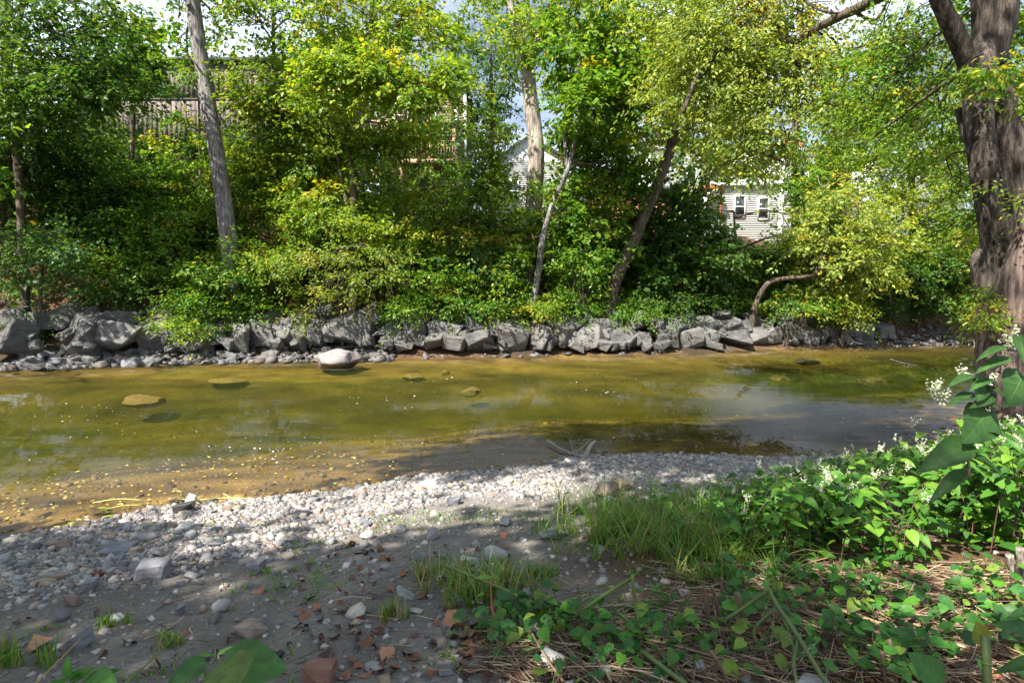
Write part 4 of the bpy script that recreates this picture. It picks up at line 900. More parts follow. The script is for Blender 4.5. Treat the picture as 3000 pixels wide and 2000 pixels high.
tree("shady_bank_tree", "dark green bushy tree over the low rubble near the big trunk", [(2690, 930, 30, .1), (2690, 840, 30, .08), (2690, 770, 30, .05)],
     [(2600, 800, 28.8, 90, 50, 120), (2700, 790, 28.8, 90, 55, 130), (2790, 800, 29, 90, 60, 130), (2640, 880, 29, 90, 35, 80), (2750, 870, 29, 90, 40, 90), (2880, 830, 29.5, 90, 70, 140)], 'dg', seed=19, seg=8)
# mid-depth trees that close the leafy wall
for lab, px, Y, pal, sd, bl in [("dark green tree in front of the board building wall", 330, 29.5, 'dg', 31, [(260, 330, 29.5, 90, 60, 100), (250, 450, 29.5, 110, 70, 130), (380, 480, 29.5, 90, 50, 90), (330, 590, 29, 130, 70, 150), (170, 580, 29, 110, 80, 130), (430, 660, 28.5, 120, 60, 130), (250, 720, 28, 130, 60, 130)]),
                                ("mid green tree between the golden tree and the decks", 930, 29.5, 'g', 32, [(900, 180, 29.5, 80, 60, 90), (960, 300, 29.5, 80, 60, 90), (900, 430, 29.5, 90, 60, 100), (880, 570, 29, 110, 60, 120), (760, 620, 28.5, 120, 60, 120), (960, 660, 28, 110, 60, 120), (680, 440, 29.5, 70, 50, 60)]),
                                ("mid green tree half covering the timber decks", 1230, 29, 'g', 33, [(1120, 300, 29, 70, 40, 50), (1240, 330, 29, 80, 36, 50), (1300, 270, 29, 60, 50, 56), (1330, 420, 29, 60, 60, 70), (1130, 500, 29, 70, 40, 50), (1220, 690, 28, 130, 60, 140), (1340, 560, 28.5, 70, 70, 80), (1080, 640, 28, 110, 60, 110), (1290, 500, 29, 50, 40, 30)]),
                                ("green tree behind the slender leaning tree", 1720, 30, 'g', 34, [(1690, 260, 30, 60, 60, 60), (1760, 180, 30, 80, 60, 80), (1730, 400, 30, 90, 60, 100), (1820, 520, 30, 90, 60, 100), (1700, 560, 29.5, 90, 60, 100), (1660, 690, 29, 120, 60, 130), (1820, 680, 28.5, 100, 60, 110)]),
                                ("dark green tree beneath the white clapboard house", 2150, 31, 'dg', 35, [(2020, 620, 31, 40, 50, 40), (2000, 710, 30, 80, 50, 90), (2110, 815, 29.5, 110, 45, 110), (2270, 810, 29.5, 110, 40, 100), (2350, 640, 31, 40, 60, 50), (2390, 730, 29.5, 90, 60, 100)]),
                                ("bright green tree between the bent tree and the big trunk", 2560, 31, 'yg', 36, [(2480, 560, 31, 80, 60, 90), (2560, 640, 30.5, 90, 60, 100), (2640, 740, 30, 100, 60, 110), (2520, 760, 29.5, 100, 50, 100), (2420, 660, 31, 80, 60, 80)])]:
    tree("thicket_tree", lab, [(px, 800, Y, .12), (px + 6, 600, Y, .1), (px - 4, 400, Y, .07), (px, 280, Y, .04)] if px < 2000 else [(px, 860, Y, .12), (px + 6, 750, Y, .1), (px, 620, Y, .05)], bl, pal, leaf=.15 + .02 * (sd % 4), seed=sd, seg=8)
# further trees filling the street side
for lab, px, Y, pal, sd, bl in [("tall hazy tree whose top fills the sky above the forked tree", 1150, 42, 'yg', 41, [(1040, 30, 42, 110, 90, 170), (1180, 40, 42, 120, 80, 170), (1270, 120, 42, 80, 60, 90), (1120, 180, 42, 100, 60, 110), (1240, -60, 42, 160, 80, 160)]),
                                ("distant green tree between the leaning tree and crooked trunk", 1830, 44, 'g', 42, [(1780, 60, 44, 120, 90, 170), (1850, 200, 44, 110, 80, 150), (1790, 330, 44, 80, 80, 100), (1880, 400, 44, 80, 80, 100), (1800, 500, 42, 90, 60, 90), (1700, 160, 44, 80, 80, 90)]),
                                ("distant tree behind the street lamp", 2180, 56, 'g', 43, [(2120, 120, 56, 130, 90, 130), (2250, 180, 56, 120, 80, 110), (2150, 280, 56, 100, 60, 90), (2220, 330, 56, 60, 40, 30)]),
                                ("leafy tree half hiding the white houses below the overhead limb", 2330, 33, 'g', 46, [(2110, 470, 33, 60, 40, 55), (2210, 440, 33, 70, 40, 60), (2330, 460, 33, 70, 45, 70), (2390, 540, 32, 60, 60, 80), (2330, 570, 32.5, 30, 50, 34), (2250, 490, 33, 50, 24, 30), (2030, 420, 33, 60, 50, 60), (2450, 460, 33, 60, 50, 60), (2100, 400, 33, 60, 40, 45)]),
                                ("distant tree filling the view beneath the overhead limb", 2480, 46, 'yg', 44, [(2420, 300, 46, 80, 60, 80), (2550, 220, 46, 120, 90, 150), (2650, 120, 46, 120, 90, 140), (2480, 380, 46, 70, 40, 50), (2760, 150, 46, 110, 110, 150)]),
                                ("distant tree seen past the big trunk at the margin", 2930, 40, 'g', 45, [(2900, 250, 40, 120, 110, 160), (3000, 400, 40, 120, 130, 170), (2900, 640, 38, 120, 110, 170), (3010, 700, 38, 110, 130, 160), (2980, 120, 40, 70, 60, 50)])]:
    tree("distant_tree", lab, [(px, 760, Y, .25), (px, 450, Y, .2), (px, 150, Y, .1)], bl, pal, leaf=.21, seed=sd, slen=1.0)
# trees outside the picture that shade the left of the far bank
for lab, x, y, sd in [("big tree on the far bank beyond the left margin", -23, 20.5, 51), ("second big tree on the far bank beyond the left margin", -31, 21, 52)]:
    r = np.random.default_rng(sd); g = hz(x, y); t = thing("bank_tree", lab, "tree", (x, y, g))
    pth = catmull([(x, y, g - .3), (x + .3, y, g + 6), (x, y + .4, g + 10), (x + .5, y, g + 14)], 6)
    MB().tube(pth, [.45, .36, .25, .1], 10, True, .03, sd).build("trunk", M["bark_dark"], t, True)
    bl = [(np.array([x, y, g + 0.0]) + np.array([r.normal(0, 2.6), r.normal(0, 2.2), r.uniform(4, 13)]), (2.6, 2.6, 1.8), 70) for _ in range(9)]
    V, F, Cc, anc = leaf_sprays(bl, 'g', .26, r, 16, 1.0)
    limbs(t, anc, pth, M["bark_dark"], r, .12); obj("crown", V, F, M["leaf"], t, Cc)
# shade trees on the near bank, behind the camera
def shade_tree(label, x, y, seed, bl):
    r = np.random.default_rng(seed); g = hz(x, y); t = thing("shade_tree", label, "tree", (x, y, g))
    top = max(b[0][2] for b in bl)
    pth = catmull([(x, y, g - .3), (x + .2, y + .1, g + 3.5), (x - .1, y + .3, g + 7), (x, y, top)], 6)
    MB().tube(pth, [.42, .34, .26, .1], 12, True, .03, seed).build("trunk", M["bark_near"], t, True)
    V, F, Cc, anc = leaf_sprays([(np.array(c), rr, n * (2.1 if seed == 62 else .9)) for c, rr, n in bl], 'g', .22, r, 16, .8, .25, 1.0, .3)
    limbs(t, anc, pth, M["bark_near"], r, .14); obj("crown", V, F, M["leaf"], t, Cc)
def sky_over(x, y, z, H):
    k_ = (H - z) / S.z; return (x + S.x * k_, y + S.y * k_, H)
shade_tree("leafy tree behind the viewer shading the sand", -7.6, -5.6, 61, [(sky_over(-0.3, 1.9, .4, 8.0), (2.2, 1.5, .9), 260), (sky_over(-2.2, 3.1, .4, 9.0), (1.5, 1.0, .7), 170), (sky_over(1.6, 2.2, .5, 9.5), (1.2, 1.1, .8), 120), (sky_over(-4.4, 3.6, .3, 8.5), (1.5, 1.0, .8), 160),
                                                                          (sky_over(0.5, 3.4, .4, 7.5), (1.3, .55, .4), 90), (sky_over(2.3, 5.0, .7, 8.5), (.9, .7, .5), 70)])
shade_tree("tall leafy tree behind the viewer shading the river", -4.6, -2.2, 62, [(sky_over(3.2, 9.7, 0, 14.0), (2.8, 1.3, .8), 260), (sky_over(0.6, 8.6, 0, 13.0), (1.6, .8, .7), 90), (sky_over(6.2, 10.4, 0, 14.5), (2.2, 1.5, 1.0), 220), (sky_over(3.2, 7.4, .1, 12.5), (1.2, .5, .4), 80), (sky_over(8.5, 14.0, 0, 15.0), (2.0, 1.4, 1.0), 120), (sky_over(4.6, 8.6, 0, 13.5), (1.8, .9, .8), 120)])
shade_tree("leafy tree beyond the left edge shading the shingle", -13.5, -3.5, 63, [(sky_over(-5.4, 4.2, .2, 8.0), (1.3, .7, .7), 140), (sky_over(-3.5, 4.2, .2, 9.5), (.7, .35, .3), 45), (sky_over(-7.5, 3.0, .3, 9.0), (2.2, 1.7, 1.2), 200)])

# ------------------------------------------------------------------ undergrowth on the far bank
def bank_sprays(n, pxa, pxb, ua, ub, hmax, r, dens=None):
    px = r.uniform(pxa, pxb, n); x0 = np.interp(px, [a for a, _ in far_px], fp_[:, 0])
    u = r.uniform(ua, ub, n); y = yf(x0) + u; x = x0 * y / np.maximum(yf(x0), 1)
    z = height(x, y) + r.uniform(0.1, 1, n) ** 1.3 * hmax
    return np.stack([x, y, z], -1)
def undergrowth(name, label, pts, pal, leaf, seed, rad=.55, ns=9):
    r = np.random.default_rng(seed)
    V, F, Cc, _ = leaf_sprays([(p, (rad, rad, rad * .55), ns) for p in pts], pal, leaf, r, 16, .55, .3)
    o = obj(name, V, F, M["leaf"], None, Cc); tag(o, label, "undergrowth", kind="stuff"); return o
r3 = np.random.default_rng(77)
P = bank_sprays(640, 0, 2850, 2.4, 10.0, 1.5, r3); keep = vnoise(P[:, 0], P[:, 1], 31, .45) > .36
undergrowth("undergrowth", "dense mixed green undergrowth covering the far slope", P[keep], 'g', .14, 71)
P = bank_sprays(330, 500, 2300, 2.2, 9, 1.4, r3); keep = vnoise(P[:, 0], P[:, 1], 32, .5) > .42
undergrowth("undergrowth", "yellowing undergrowth scattered over the far slope", P[keep], 'ye', .13, 72)
P = bank_sprays(330, 0, 2900, 7.0, 11.0, 3.2, r3); qx_ = 1500 + P[:, 0] / P[:, 1] * FPX; P = P[(qx_ < 2060) | (qx_ > 2300)]
undergrowth("undergrowth", "dark leafy thicket along the top of the far slope", P, 'dg', .15, 73, .8, 12)
# fallen leaves on the slope
n = 9000
px = r3.uniform(0, 2900, n); x0 = np.interp(px, [a for a, _ in far_px], fp_[:, 0]); y = yf(x0) + r3.uniform(1.0, 9, n); x = x0 * y / yf(x0)
P = np.stack([x, y, height(x, y) + .03], -1); X, Y_, Z = rot_axes(n, .5, r3); sz = r3.uniform(.08, .16, n)
V, F = scatter(LEAF_T, LEAF_F, P, X * sz[:, None] * 1.2, Y_ * sz[:, None], Z * sz[:, None])
dc = np.array([(0.16, 0.07, 0.03), (0.22, 0.11, 0.04), (0.30, 0.19, 0.05), (0.09, 0.05, 0.03)])
o = obj("leaf_litter", V, F, M["dead"], None, np.repeat(dc[r3.integers(0, 4, n)] * r3.uniform(.7, 1.3, (n, 1)), 4, 0)); tag(o, "brown fallen leaves on the far slope", "leaf litter", kind="stuff")
# shrubs one can pick out on the bank : (px, py, Y, rx, rz, sprays, palette, leaf, label)
for px, py, Y, rx, rz, ns, pal, lf, lab in [
    (590, 905, 21.6, 95, 55, 210, 'g', .13, "vine covered mound of bright leaves at the foot of the leaning grey trunk"),
    (655, 815, 21.8, 75, 55, 120, 'g', .15, "broad leaved bush wrapping the lower leaning grey trunk"),
    (545, 960, 21.0, 60, 35, 80, 'yg', .12, "trailing yellow green vine hanging over the dark boulders"),
    (160, 945, 20.6, 40, 32, 50, 'dg', .13, "small dark bush between the rounded boulder and slanted slab"),
    (1400, 890, 23.4, 110, 40, 180, 'g', .15, "low maple seedlings spreading over the middle riprap"),
    (1330, 800, 24, 70, 60, 120, 'g', .17, "mid green bush beside the compound leaved sumac"),
    (1420, 770, 23.8, 65, 55, 110, 'blue', .17, "bluish green sumac with drooping compound leaves"),
    (1540, 900, 23.2, 80, 38, 130, 'yg', .12, "bright ivy clump at the foot of the leaning slender tree"),
    (1680, 890, 24, 100, 45, 170, 'g', .12, "bright green creeper spilling towards the riprap by the crooked trunk"),
    (1830, 905, 24.6, 90, 35, 120, 'g', .12, "green creeper at the foot of the crooked trunk"),
    (1200, 920, 22.6, 45, 45, 60, 'g', .13, "small leafy creeper hanging between two boulders"),
    (750, 900, 22.4, 60, 45, 80, 'g', .13, "mid green bush between grey trunk and arching shrub"),
    (1250, 720, 26, 100, 60, 150, 'ye', .14, "golden bush on the upper slope below the decks"),
    (1250, 610, 30, 70, 45, 80, 'dg', .15, "dark rhododendron like bush beneath the timber decks"),
    (430, 770, 22.6, 110, 60, 170, 'g', .14, "mid green bush on the shaded slope beside the grey trunk"),
    (330, 850, 22.2, 80, 50, 100, 'dg', .14, "dark low bush above the big slanted slabs"),
    (2320, 900, 26.4, 80, 35, 90, 'g', .13, "green bush under the bent trunk"),
    (2470, 900, 26.8, 70, 35, 80, 'yg', .12, "bright sprigs above the last riprap boulders"),
    (1960, 880, 25.4, 90, 40, 120, 'dg', .13, "dark bush above the riprap in deep shade"),
    (960, 640, 23.0, 110, 50, 150, 'yg', .14, "sunlit yellow green saplings behind the arching pale shrub"),
    (1150, 700, 23.3, 110, 50, 150, 'yg', .14, "sunlit saplings between the forked trunk and the sumac"),
    (1270, 830, 23.0, 80, 45, 100, 'g', .14, "leafy seedlings above the riprap beside the fallen log"),
    (1500, 800, 23.6, 60, 50, 90, 'g', .14, "leafy bush just beside the slender leaning trunk"),
    (1700, 770, 23.9, 80, 55, 120, 'g', .15, "sunny bush between the slender leaning tree and crooked trunk"),
    (480, 640, 23.2, 110, 45, 120, 'g', .15, "sunlit maple branches low beside the leaning grey trunk"),
    (760, 760, 22.6, 90, 50, 120, 'yg', .14, "sunny saplings just past the leaning grey trunk"),
    (1600, 700, 26, 90, 60, 130, 'ye', .14, "golden green bush between pale trunk and leaning tree"),
    (930, 700, 24, 110, 60, 160, 'g', .14, "mid green bush behind the arching pale shrub")]:
    c = at(px, py, Y); g = hz(c[0], Y); r = np.random.default_rng(int(px * 7 + py))
    t = thing("shrub", lab, "shrub", (c[0], Y, g)); k_ = Y / FPX
    V, F, Cc, anc = leaf_sprays([(c, (rx * k_, .8, rz * k_), ns * 1.25)], pal, lf, r, 20, .6, .3)
    mb = MB()
    for q in anc[0][1][:14]:
        b = np.array([c[0] + r.normal(0, .15), Y + .1 + r.normal(0, .1), g - .1]); mb.tube(catmull([b, (b + q) / 2 + r.normal(0, .12, 3), q], 4), [.022, .007], 4, False)
    mb.build("stem", M["bark_dark"], t, True); obj("foliage", V, F, M["leaf"], t, Cc)
# fallen logs and bare twigs on the bank
def wood(name, label, cat, pts, rad, mat='drift', n=8, twigs=(), rough=.05, seed=0):
    P = catmull(pts, 6); t = thing(name, label, cat, P[0]); MB().tube(P, rad, n, True, rough, seed).build("stem", M[mat], t, True)
    for tp, tr in twigs: MB().tube(catmull(tp, 4), tr, 5, True).build("twig", M[mat], t, True)
    return t
wood("fallen_log", "fallen brown log on the slope above the middle riprap", "log", [at(1225, 885, 24.2), at(1270, 875, 24.3), at(1330, 860, 24.6)], [.16, .12], 'bark_dark')
wood("dead_branch", "thin fallen branch lying across the slope beneath the fallen log", "branch", [at(1230, 902, 23.4), at(1290, 908, 23.4), at(1350, 915, 23.3)], [.05, .03], 'drift')
wood("dead_branch", "pale stick leaning on the dark boulders below the vine", "branch", [at(535, 1020, 20.4), at(555, 998, 20.5), at(562, 985, 20.8)], [.05, .04], 'drift')
wood("hanging_twig", "hooked bare pale twig dangling before the white houses", "twig", [at(2395, 515, 24), at(2402, 540, 24), at(2415, 547, 24), at(2428, 535, 24)], [.02, .012], 'drift', 5)
wood("dead_branch", "bare branching dead limb hanging before the clapboard house", "branch", [at(2300, 470, 24.5), at(2270, 515, 24.4), at(2235, 560, 24.3), at(2200, 590, 24.3)], [.03, .012], 'drift', 5,
     [([at(2270, 515, 24.4), at(2245, 520, 24.4), at(2215, 545, 24.3)], [.014, .006]), ([at(2255, 535, 24.4), at(2252, 560, 24.3), at(2245, 585, 24.3)], [.012, .005]), ([at(2235, 560, 24.3), at(2210, 555, 24.2), at(2200, 535, 24.2)], [.012, .005]), ([at(2285, 490, 24.4), at(2262, 495, 24.4), at(2205, 505, 24.3)], [.012, .005])])
wood("dead_branch", "pale dead branches drooping down the slope below the decks", "branch", [at(1165, 560, 26), at(1190, 610, 25.8), at(1225, 640, 25.6)], [.05, .02], 'drift', 6, [([at(1180, 590, 25.9), at(1205, 630, 25.6), at(1240, 645, 25.5)], [.03, .012])])
wood("dead_branch", "bare white twigs poking out over the shaded margin rocks", "branch", [at(5, 740, 20), at(20, 850, 20), at(12, 890, 20)], [.03, .012], 'drift', 5, [([at(18, 850, 20), at(40, 870, 19.9), at(52, 888, 19.9)], [.015, .006])])

# ------------------------------------------------------------------ the big near tree on the right
YT = 9.0
big = thing("big_tree", "massive multi stemmed tree with dappled bark at the water edge beside the leafy bush", "tree", (at(2960, 1300, YT)[0], YT, hz(at(2960, 1300, YT)[0], YT)))
def stem(name, pts, mat, n=26, rough=.035, seed=0, per=8):
    P = catmull([at(a, b, c) for a, b, c, _ in pts], per); rr = np.interp(np.linspace(0, len(pts) - 1, len(P)), np.arange(len(pts)), [q[3] for q in pts])
    MB().tube(P, rr, n, True, rough, seed).build(name, M[mat], big, True); return P
st_base = stem("trunk", [(2985, 1420, YT, .58), (2985, 1250, YT, .52), (2980, 1100, YT, .50), (2975, 1000, YT + .05, .50), (2965, 935, YT + .1, .47), (2975, 915, YT + .12, .36)], 'bark_pink', 30, .03, 1)
st_a = stem("trunk", [(2965, 990, YT + .1, .36), (2958, 860, YT + .2, .34), (2930, 700, YT + .2, .26), (2898, 560, YT + .15, .205), (2872, 420, YT + .1, .19), (2866, 300, YT + .1, .19), (2868, 230, YT + .1, .21), (2885, 110, YT + .3, .17), (2880, -40, YT + .3, .17), (2880, -260, YT, .16), (2870, -520, YT, .1)], 'bark_near', 26, .03, 2)
st_b = stem("trunk", [(2990, 1000, YT + .5, .4), (3010, 800, YT + .6, .34), (2998, 560, YT + .6, .25), (2950, 380, YT + .6, .21), (2925, 230, YT + .5, .19), (2905, 120, YT + .5, .18), (2895, 0, YT + .5, .18), (2870, -200, YT + .5, .16)], 'bark_near', 26, .035, 3)
st_l = stem("limb", [(2866, 240, YT + .1, .18), (2835, 180, YT, .135), (2800, 100, YT - .1, .125), (2755, 10, YT - .2, .115), (2730, -80, YT - .3, .1), (2700, -300, YT - .3, .07)], 'bark_near', 18, .03, 4)
st_r = stem("limb", [(2900, 190, YT + .25, .19), (2920, 130, YT + .2, .17), (2942, 60, YT + .2, .165), (2955, -20, YT + .2, .15), (2980, -200, YT + .2, .1)], 'bark_near', 18, .03, 5)
st_s = stem("limb", [(2960, 1000, YT - .15, .30), (2975, 900, YT - .2, .24), (2990, 780, YT - .25, .2), (3020, 640, YT - .3, .17), (3060, 400, YT - .4, .14)], 'bark_pink', 18, .02, 6)
st_d = stem("limb", [(2925, 960, YT + .3, .2), (2895, 860, YT + .35, .19), (2880, 770, YT + .35, .17), (2885, 730, YT + .35, .12)], 'bark_near', 16, .03, 7)
st_c = stem("limb", [(2880, 470, YT + .4, .05), (2838, 420, YT + .4, .055), (2818, 360, YT + .45, .055), (2808, 318, YT + .45, .05)], 'bark_near', 14, .06, 8)
st_o = stem("limb", [(2870, -420, YT, .13), (2760, -170, YT + 1.6, .125), (2640, -50, YT + 2.8, .12), (2555, 5, YT + 3.6, .115), (2470, 45, YT + 4.3, .10), (2385, 88, YT + 4.9, .085), (2320, 137, YT + 5.3, .06), (2330, 175, YT + 5.4, .04), (2345, 240, YT + 5.4, .028), (2350, 300, YT + 5.4, .02), (2310, 400, YT + 5.5, .015), (2290, 500, YT + 5.5, .01)], 'bark_dark', 12, .04, 9)
stem("limb", [(2390, 95, YT + 4.9, .03), (2440, 115, YT + 4.8, .028), (2465, 170, YT + 4.8, .024), (2472, 250, YT + 4.8, .018), (2478, 370, YT + 4.8, .01)], 'bark_dark', 7, 0, 10)
stem("limb", [(2505, 38, YT + 4.1, .035), (2565, 58, YT + 3.9, .032), (2610, -20, YT + 3.6, .028), (2640, -120, YT + 3.4, .02)], 'bark_dark', 7, 0, 11)
stem("limb", [(2470, 40, YT + 4.3, .03), (2410, 33, YT + 4.4, .026), (2355, 0, YT + 4.6, .02), (2300, -60, YT + 4.8, .012)], 'bark_dark', 7, 0, 12)
stem("limb", [(2860, 180, YT + 1, .05), (2720, 280, YT + 2.2, .035), (2600, 370, YT + 3, .025), (2530, 430, YT + 3.6, .014)], 'bark_dark', 6, 0, 13)
stem("limb", [(2000, 330, 14.2, .05), (2060, 200, 14.4, .05), (2200, 60, 14.6, .045), (2330, -60, 14.2, .05), (2500, -160, 13.2, .06), (2700, -260, 11.0, .08)], 'bark_dark', 7, 0, 14)
r = np.random.default_rng(91)
bl = [px_blob(*b) for b in [(2180, 60, 14.5, 140, 80, 200), (2290, 210, 14.3, 95, 70, 120), (2080, 150, 14.8, 120, 80, 170), (2180, 200, 14.5, 110, 70, 150), (2120, 300, 14.8, 100, 60, 120), (2220, 320, 14.5, 80, 60, 90), (1980, 100, 15.2, 90, 90, 120), (2400, 190, 14.2, 70, 60, 70), (2140, 400, 14.8, 70, 50, 60),
                               (2010, 230, 15, 80, 60, 80), (2460, 320, 14, 70, 60, 60), (2360, 300, 14.2, 60, 60, 50), (2330, 20, 14.4, 100, 60, 90), (2050, -20, 15, 150, 60, 130), (2260, 430, 14.5, 40, 50, 26), (2120, 480, 14.8, 40, 50, 24)]]
V, F, Cc, anc = leaf_sprays(bl, 'wil', .115, r, 20, .55, .6, .85, .5); obj("crown", V, F, M["leaf"], big, Cc); limbs(big, anc, np.vstack([st_o]), M["bark_dark"], r, .03)
bl = [px_blob(*b) for b in [(2680, 100, 12, 110, 90, 110), (2620, 230, 12.5, 100, 80, 100), (2560, 330, 12.8, 90, 60, 70), (2740, 260, 11.5, 80, 80, 80), (2700, 400, 11.5, 90, 70, 70), (2560, 120, 13, 80, 70, 60), (2790, 520, 11, 50, 60, 36), (2900, 200, 8.4, 60, 20, 24), (2960, 130, 10.5, 70, 90, 70), (2990, 260, 10.5, 60, 80, 60),
                               (2860, 650, 10.5, 50, 70, 34), (2990, 420, 10.6, 50, 90, 60), (2860, 60, 10.5, 60, 60, 40)]]
V, F, Cc, anc = leaf_sprays(bl, 'g', .10, r, 20, .45, .35, .8, .5); obj("crown", V, F, M["leaf"], big, Cc); limbs(big, anc, np.vstack([st_a[20:], st_l]), M["bark_dark"], r, .02)
bl = [px_blob(*b) for b in [(2900, 880, 8.8, 28, 34, 20), (2885, 940, 8.7, 34, 24, 20), (2935, 930, 8.5, 40, 16, 14), (2910, 830, 9, 20, 30, 10), (2985, 590, 8.6, 24, 26, 10), (2890, 560, 8.7, 16, 14, 4), (2960, 300, 8.5, 30, 16, 8), (2850, 205, 8.7, 40, 12, 10)]]
V, F, Cc, _ = leaf_sprays(bl, 'yg', .07, r, 14, .22, .3, .8, .5); obj("sprout", V, F, M["leaf"], big, Cc)
# crown overhead, out of the picture
bl = [((x, y, z), (2.2, 2.0, 1.3), 110) for x, y, z in [(9, 8, 12), (7, 5, 12.5), (10, 4, 13), (11.5, 9, 12.5), (6.5, 10.5, 13.0), (9, 12, 14), (12, 13, 13)]]
V, F, Cc, anc = leaf_sprays([(np.array(c), rr, n) for c, rr, n in bl], 'g', .2, r, 16, .9, .3); obj("crown", V, F, M["leaf"], big, Cc); limbs(big, anc, st_a[-14:], M["bark_near"], r, .1)

# ------------------------------------------------------------------ knotweed: heart shaped leaves
def heart(nl=6, wid=.40, fold=.12, curl=.18, wave=.0, seed=0):
    rr = np.random.default_rng(seed); ys = np.linspace(0, 1, nl + 1)
    prof = lambda t: wid * (np.sin(np.pi * np.clip(t * 0.93 + .07, 0, 1) ** .62) ** .85)
    V = []
    for t in ys:
        w = prof(t) if 0 < t < 1 else (wid * .35 if t == 0 else 0.004)
        zc = -curl * t * t; yb = t - (.10 if t == 0 else 0)
        V += [(-w, yb, zc + fold * w + wave * rr.normal()), (0, t, zc), (w, yb, zc + fold * w + wave * rr.normal())]
    F = []
    for i in range(nl):
        a = i * 3; F += [(a, a + 1, a + 4, a + 3), (a + 1, a + 2, a + 5, a + 4)]
    return np.array(V), [np.array(F)]
HEARTS = [heart(6, .34, .25, .22, .010, 1), heart(6, .30, .45, .35, .010, 2), heart(6, .37, .1, .12, .012, 3)]
LOWH = heart(3, .42, .3, .2)
KCOL = np.array([(0.048, 0.145, 0.014), (0.07, 0.185, 0.016), (0.115, 0.23, 0.022), (0.032, 0.11, 0.014)])
def leaf_obj(name, parent, base, tip, normal, width=1.0, col=(0.06, 0.14, .02), shape=0, curl=None, mat="bigleaf"):
    base = np.array(base, float); tip = np.array(tip, float); D = tip - base; ln = np.linalg.norm(D); D /= ln
    X = np.cross(D, normal); X /= np.linalg.norm(X) + 1e-9; Z = np.cross(X, D)
    T, F = HEARTS[shape] if curl is None else heart(10, .40, .2, curl, .008, shape)
    V, F2 = scatter(T, F, base[None], X[None] * ln * width, D[None] * ln, Z[None] * ln)
    cc = np.tile(np.array(col), (len(V), 1)); cc[1::3] *= 1.25
    o = obj(name, V, F2, M[mat], parent, cc, True)
    if ln > .045 and parent is not None and "plant" in parent.name:
        Tm = T.reshape(-1, 3, 3); nl = len(Tm); mb = MB(); wv = lambda q: base + X * q[0] * ln * width + D * q[1] * ln + Z * (q[2] + .006) * ln
        vc = np.array(col) * 1.9 + np.array([.03, .03, .01])
        mb.tube(np.array([wv(Tm[i, 1]) for i in range(nl)]), [.012 * ln, .003 * ln], 4, False, col=vc)
        for i in range(nl - 2):
            for sd in (0, 2):
                a_, b_ = Tm[i, 1], Tm[i + 1, sd] * .55 + Tm[i + 2, sd] * .35 + Tm[i + 1, 1] * .10
                m_ = a_ * .5 + b_ * .5; m_ = m_ + np.array([0, -.02, .004])
                mb.tube(np.array([wv(a_), wv(m_), wv(b_)]), [.005 * ln, .002 * ln], 3, False, col=vc)
        mb.build("vein", M[mat], o, True)
    return o
bush = thing("knotweed_bush", "large leafy knotweed bush with white flower sprays in front of the big trunk", "bush", (4.3, 4.9, hz(4.3, 4.9)))
r4 = np.random.default_rng(123)
def bush_top(px):           # outline of the bush top in the photo
    return np.interp(px, [1780, 1900, 2050, 2200, 2350, 2500, 2650, 2800, 3000, 3300], [1520, 1490, 1455, 1420, 1380, 1338, 1308, 1268, 1222, 1190])
LV = dict(P=[], D=[], N=[], s=[]); stems = MB(); spikes = []
cnt = 0
while cnt < 470:
    x = r4.uniform(1.3, 7.0); y = r4.uniform(3.5, 6.6)
    px = 1500 + x / y * FPX
    if px > 3350 or px < 1830: continue
    # front edge of the bush runs from (1850,1650) to (3000,1720)
    g = hz(x, y); pyg = 880 + (CAM_Z - g) / y * FPX
    if pyg > np.interp(px, [1800, 2000, 2300, 2600, 3000], [1560, 1620, 1680, 1710, 1730]) or pyg < bush_top(px) + 20: continue
    hmax = (pyg - bush_top(px)) / FPX * y
    H = min(hmax, 1.15) * r4.uniform(.55, 1.0); H = max(H, .14)
    lean = np.array([r4.normal(-.12, .25), r4.normal(-.12, .22)]) * (.4 + H)
    b = np.array([x, y, g - .03]); tp = np.array([x + lean[0], y + lean[1], g + H])
    pth = catmull([b, (b + tp) / 2 + np.array([-lean[0] * .3, -lean[1] * .3, H * .12]), tp], 5); stems.tube(pth, [.0045, .002], 4, False)
    nl = int(8 + H * 20)
    for i in range(nl):
        t = .06 + .94 * (i + r4.uniform(0, 1)) / nl; p = pth[min(len(pth) - 1, int(t * (len(pth) - 1)))]
        a = i * 2.4 + r4.normal(0, .5); out = np.array([math.cos(a), math.sin(a), 0]); pet = out * .05 + np.array([0, 0, .01])
        LV['P'].append(p + pet); LV['D'].append(unit(out + np.array([0, 0, r4.normal(-.22, .25)]))); LV['N'].append(unit(np.array([0, -.12, 1]) + out * .3 + r4.normal(0, .22, 3))); LV['s'].append(r4.uniform(.055, .125) * (.75 + .35 * H))
    if r4.uniform() < .5 and px > 2000 and H > .6 * min(hmax, 1.15): spikes.append((tp, y))
    cnt += 1
for kk in LV: LV[kk] = np.array(LV[kk])
X = unit(np.cross(LV['D'], LV['N'])); Zz = np.cross(X, LV['D']); kc = KCOL[r4.integers(0, 4, len(X))] * r4.uniform(.8, 1.25, (len(X), 1))
dist = np.linalg.norm(LV['P'] - np.array([0, 0, CAM_Z]), axis=1); pxs = 1500 + LV['P'][:, 0] / LV['P'][:, 1] * FPX
scr = np.where(pxs < 3020, LV['s'] / dist, 0); order = np.argsort(-scr); single = order[:290]; rest = order[290:]
lm = []
for i in range(9):
    T, F = HEARTS[i % 3]; cc = np.tile(KCOL[i % 4] * (0.85 + .04 * i), (len(T), 1)); cc[1::3] *= 1.2
    lm.append(make_mesh("leaf", T, F, M["bigleaf"], cc, True))
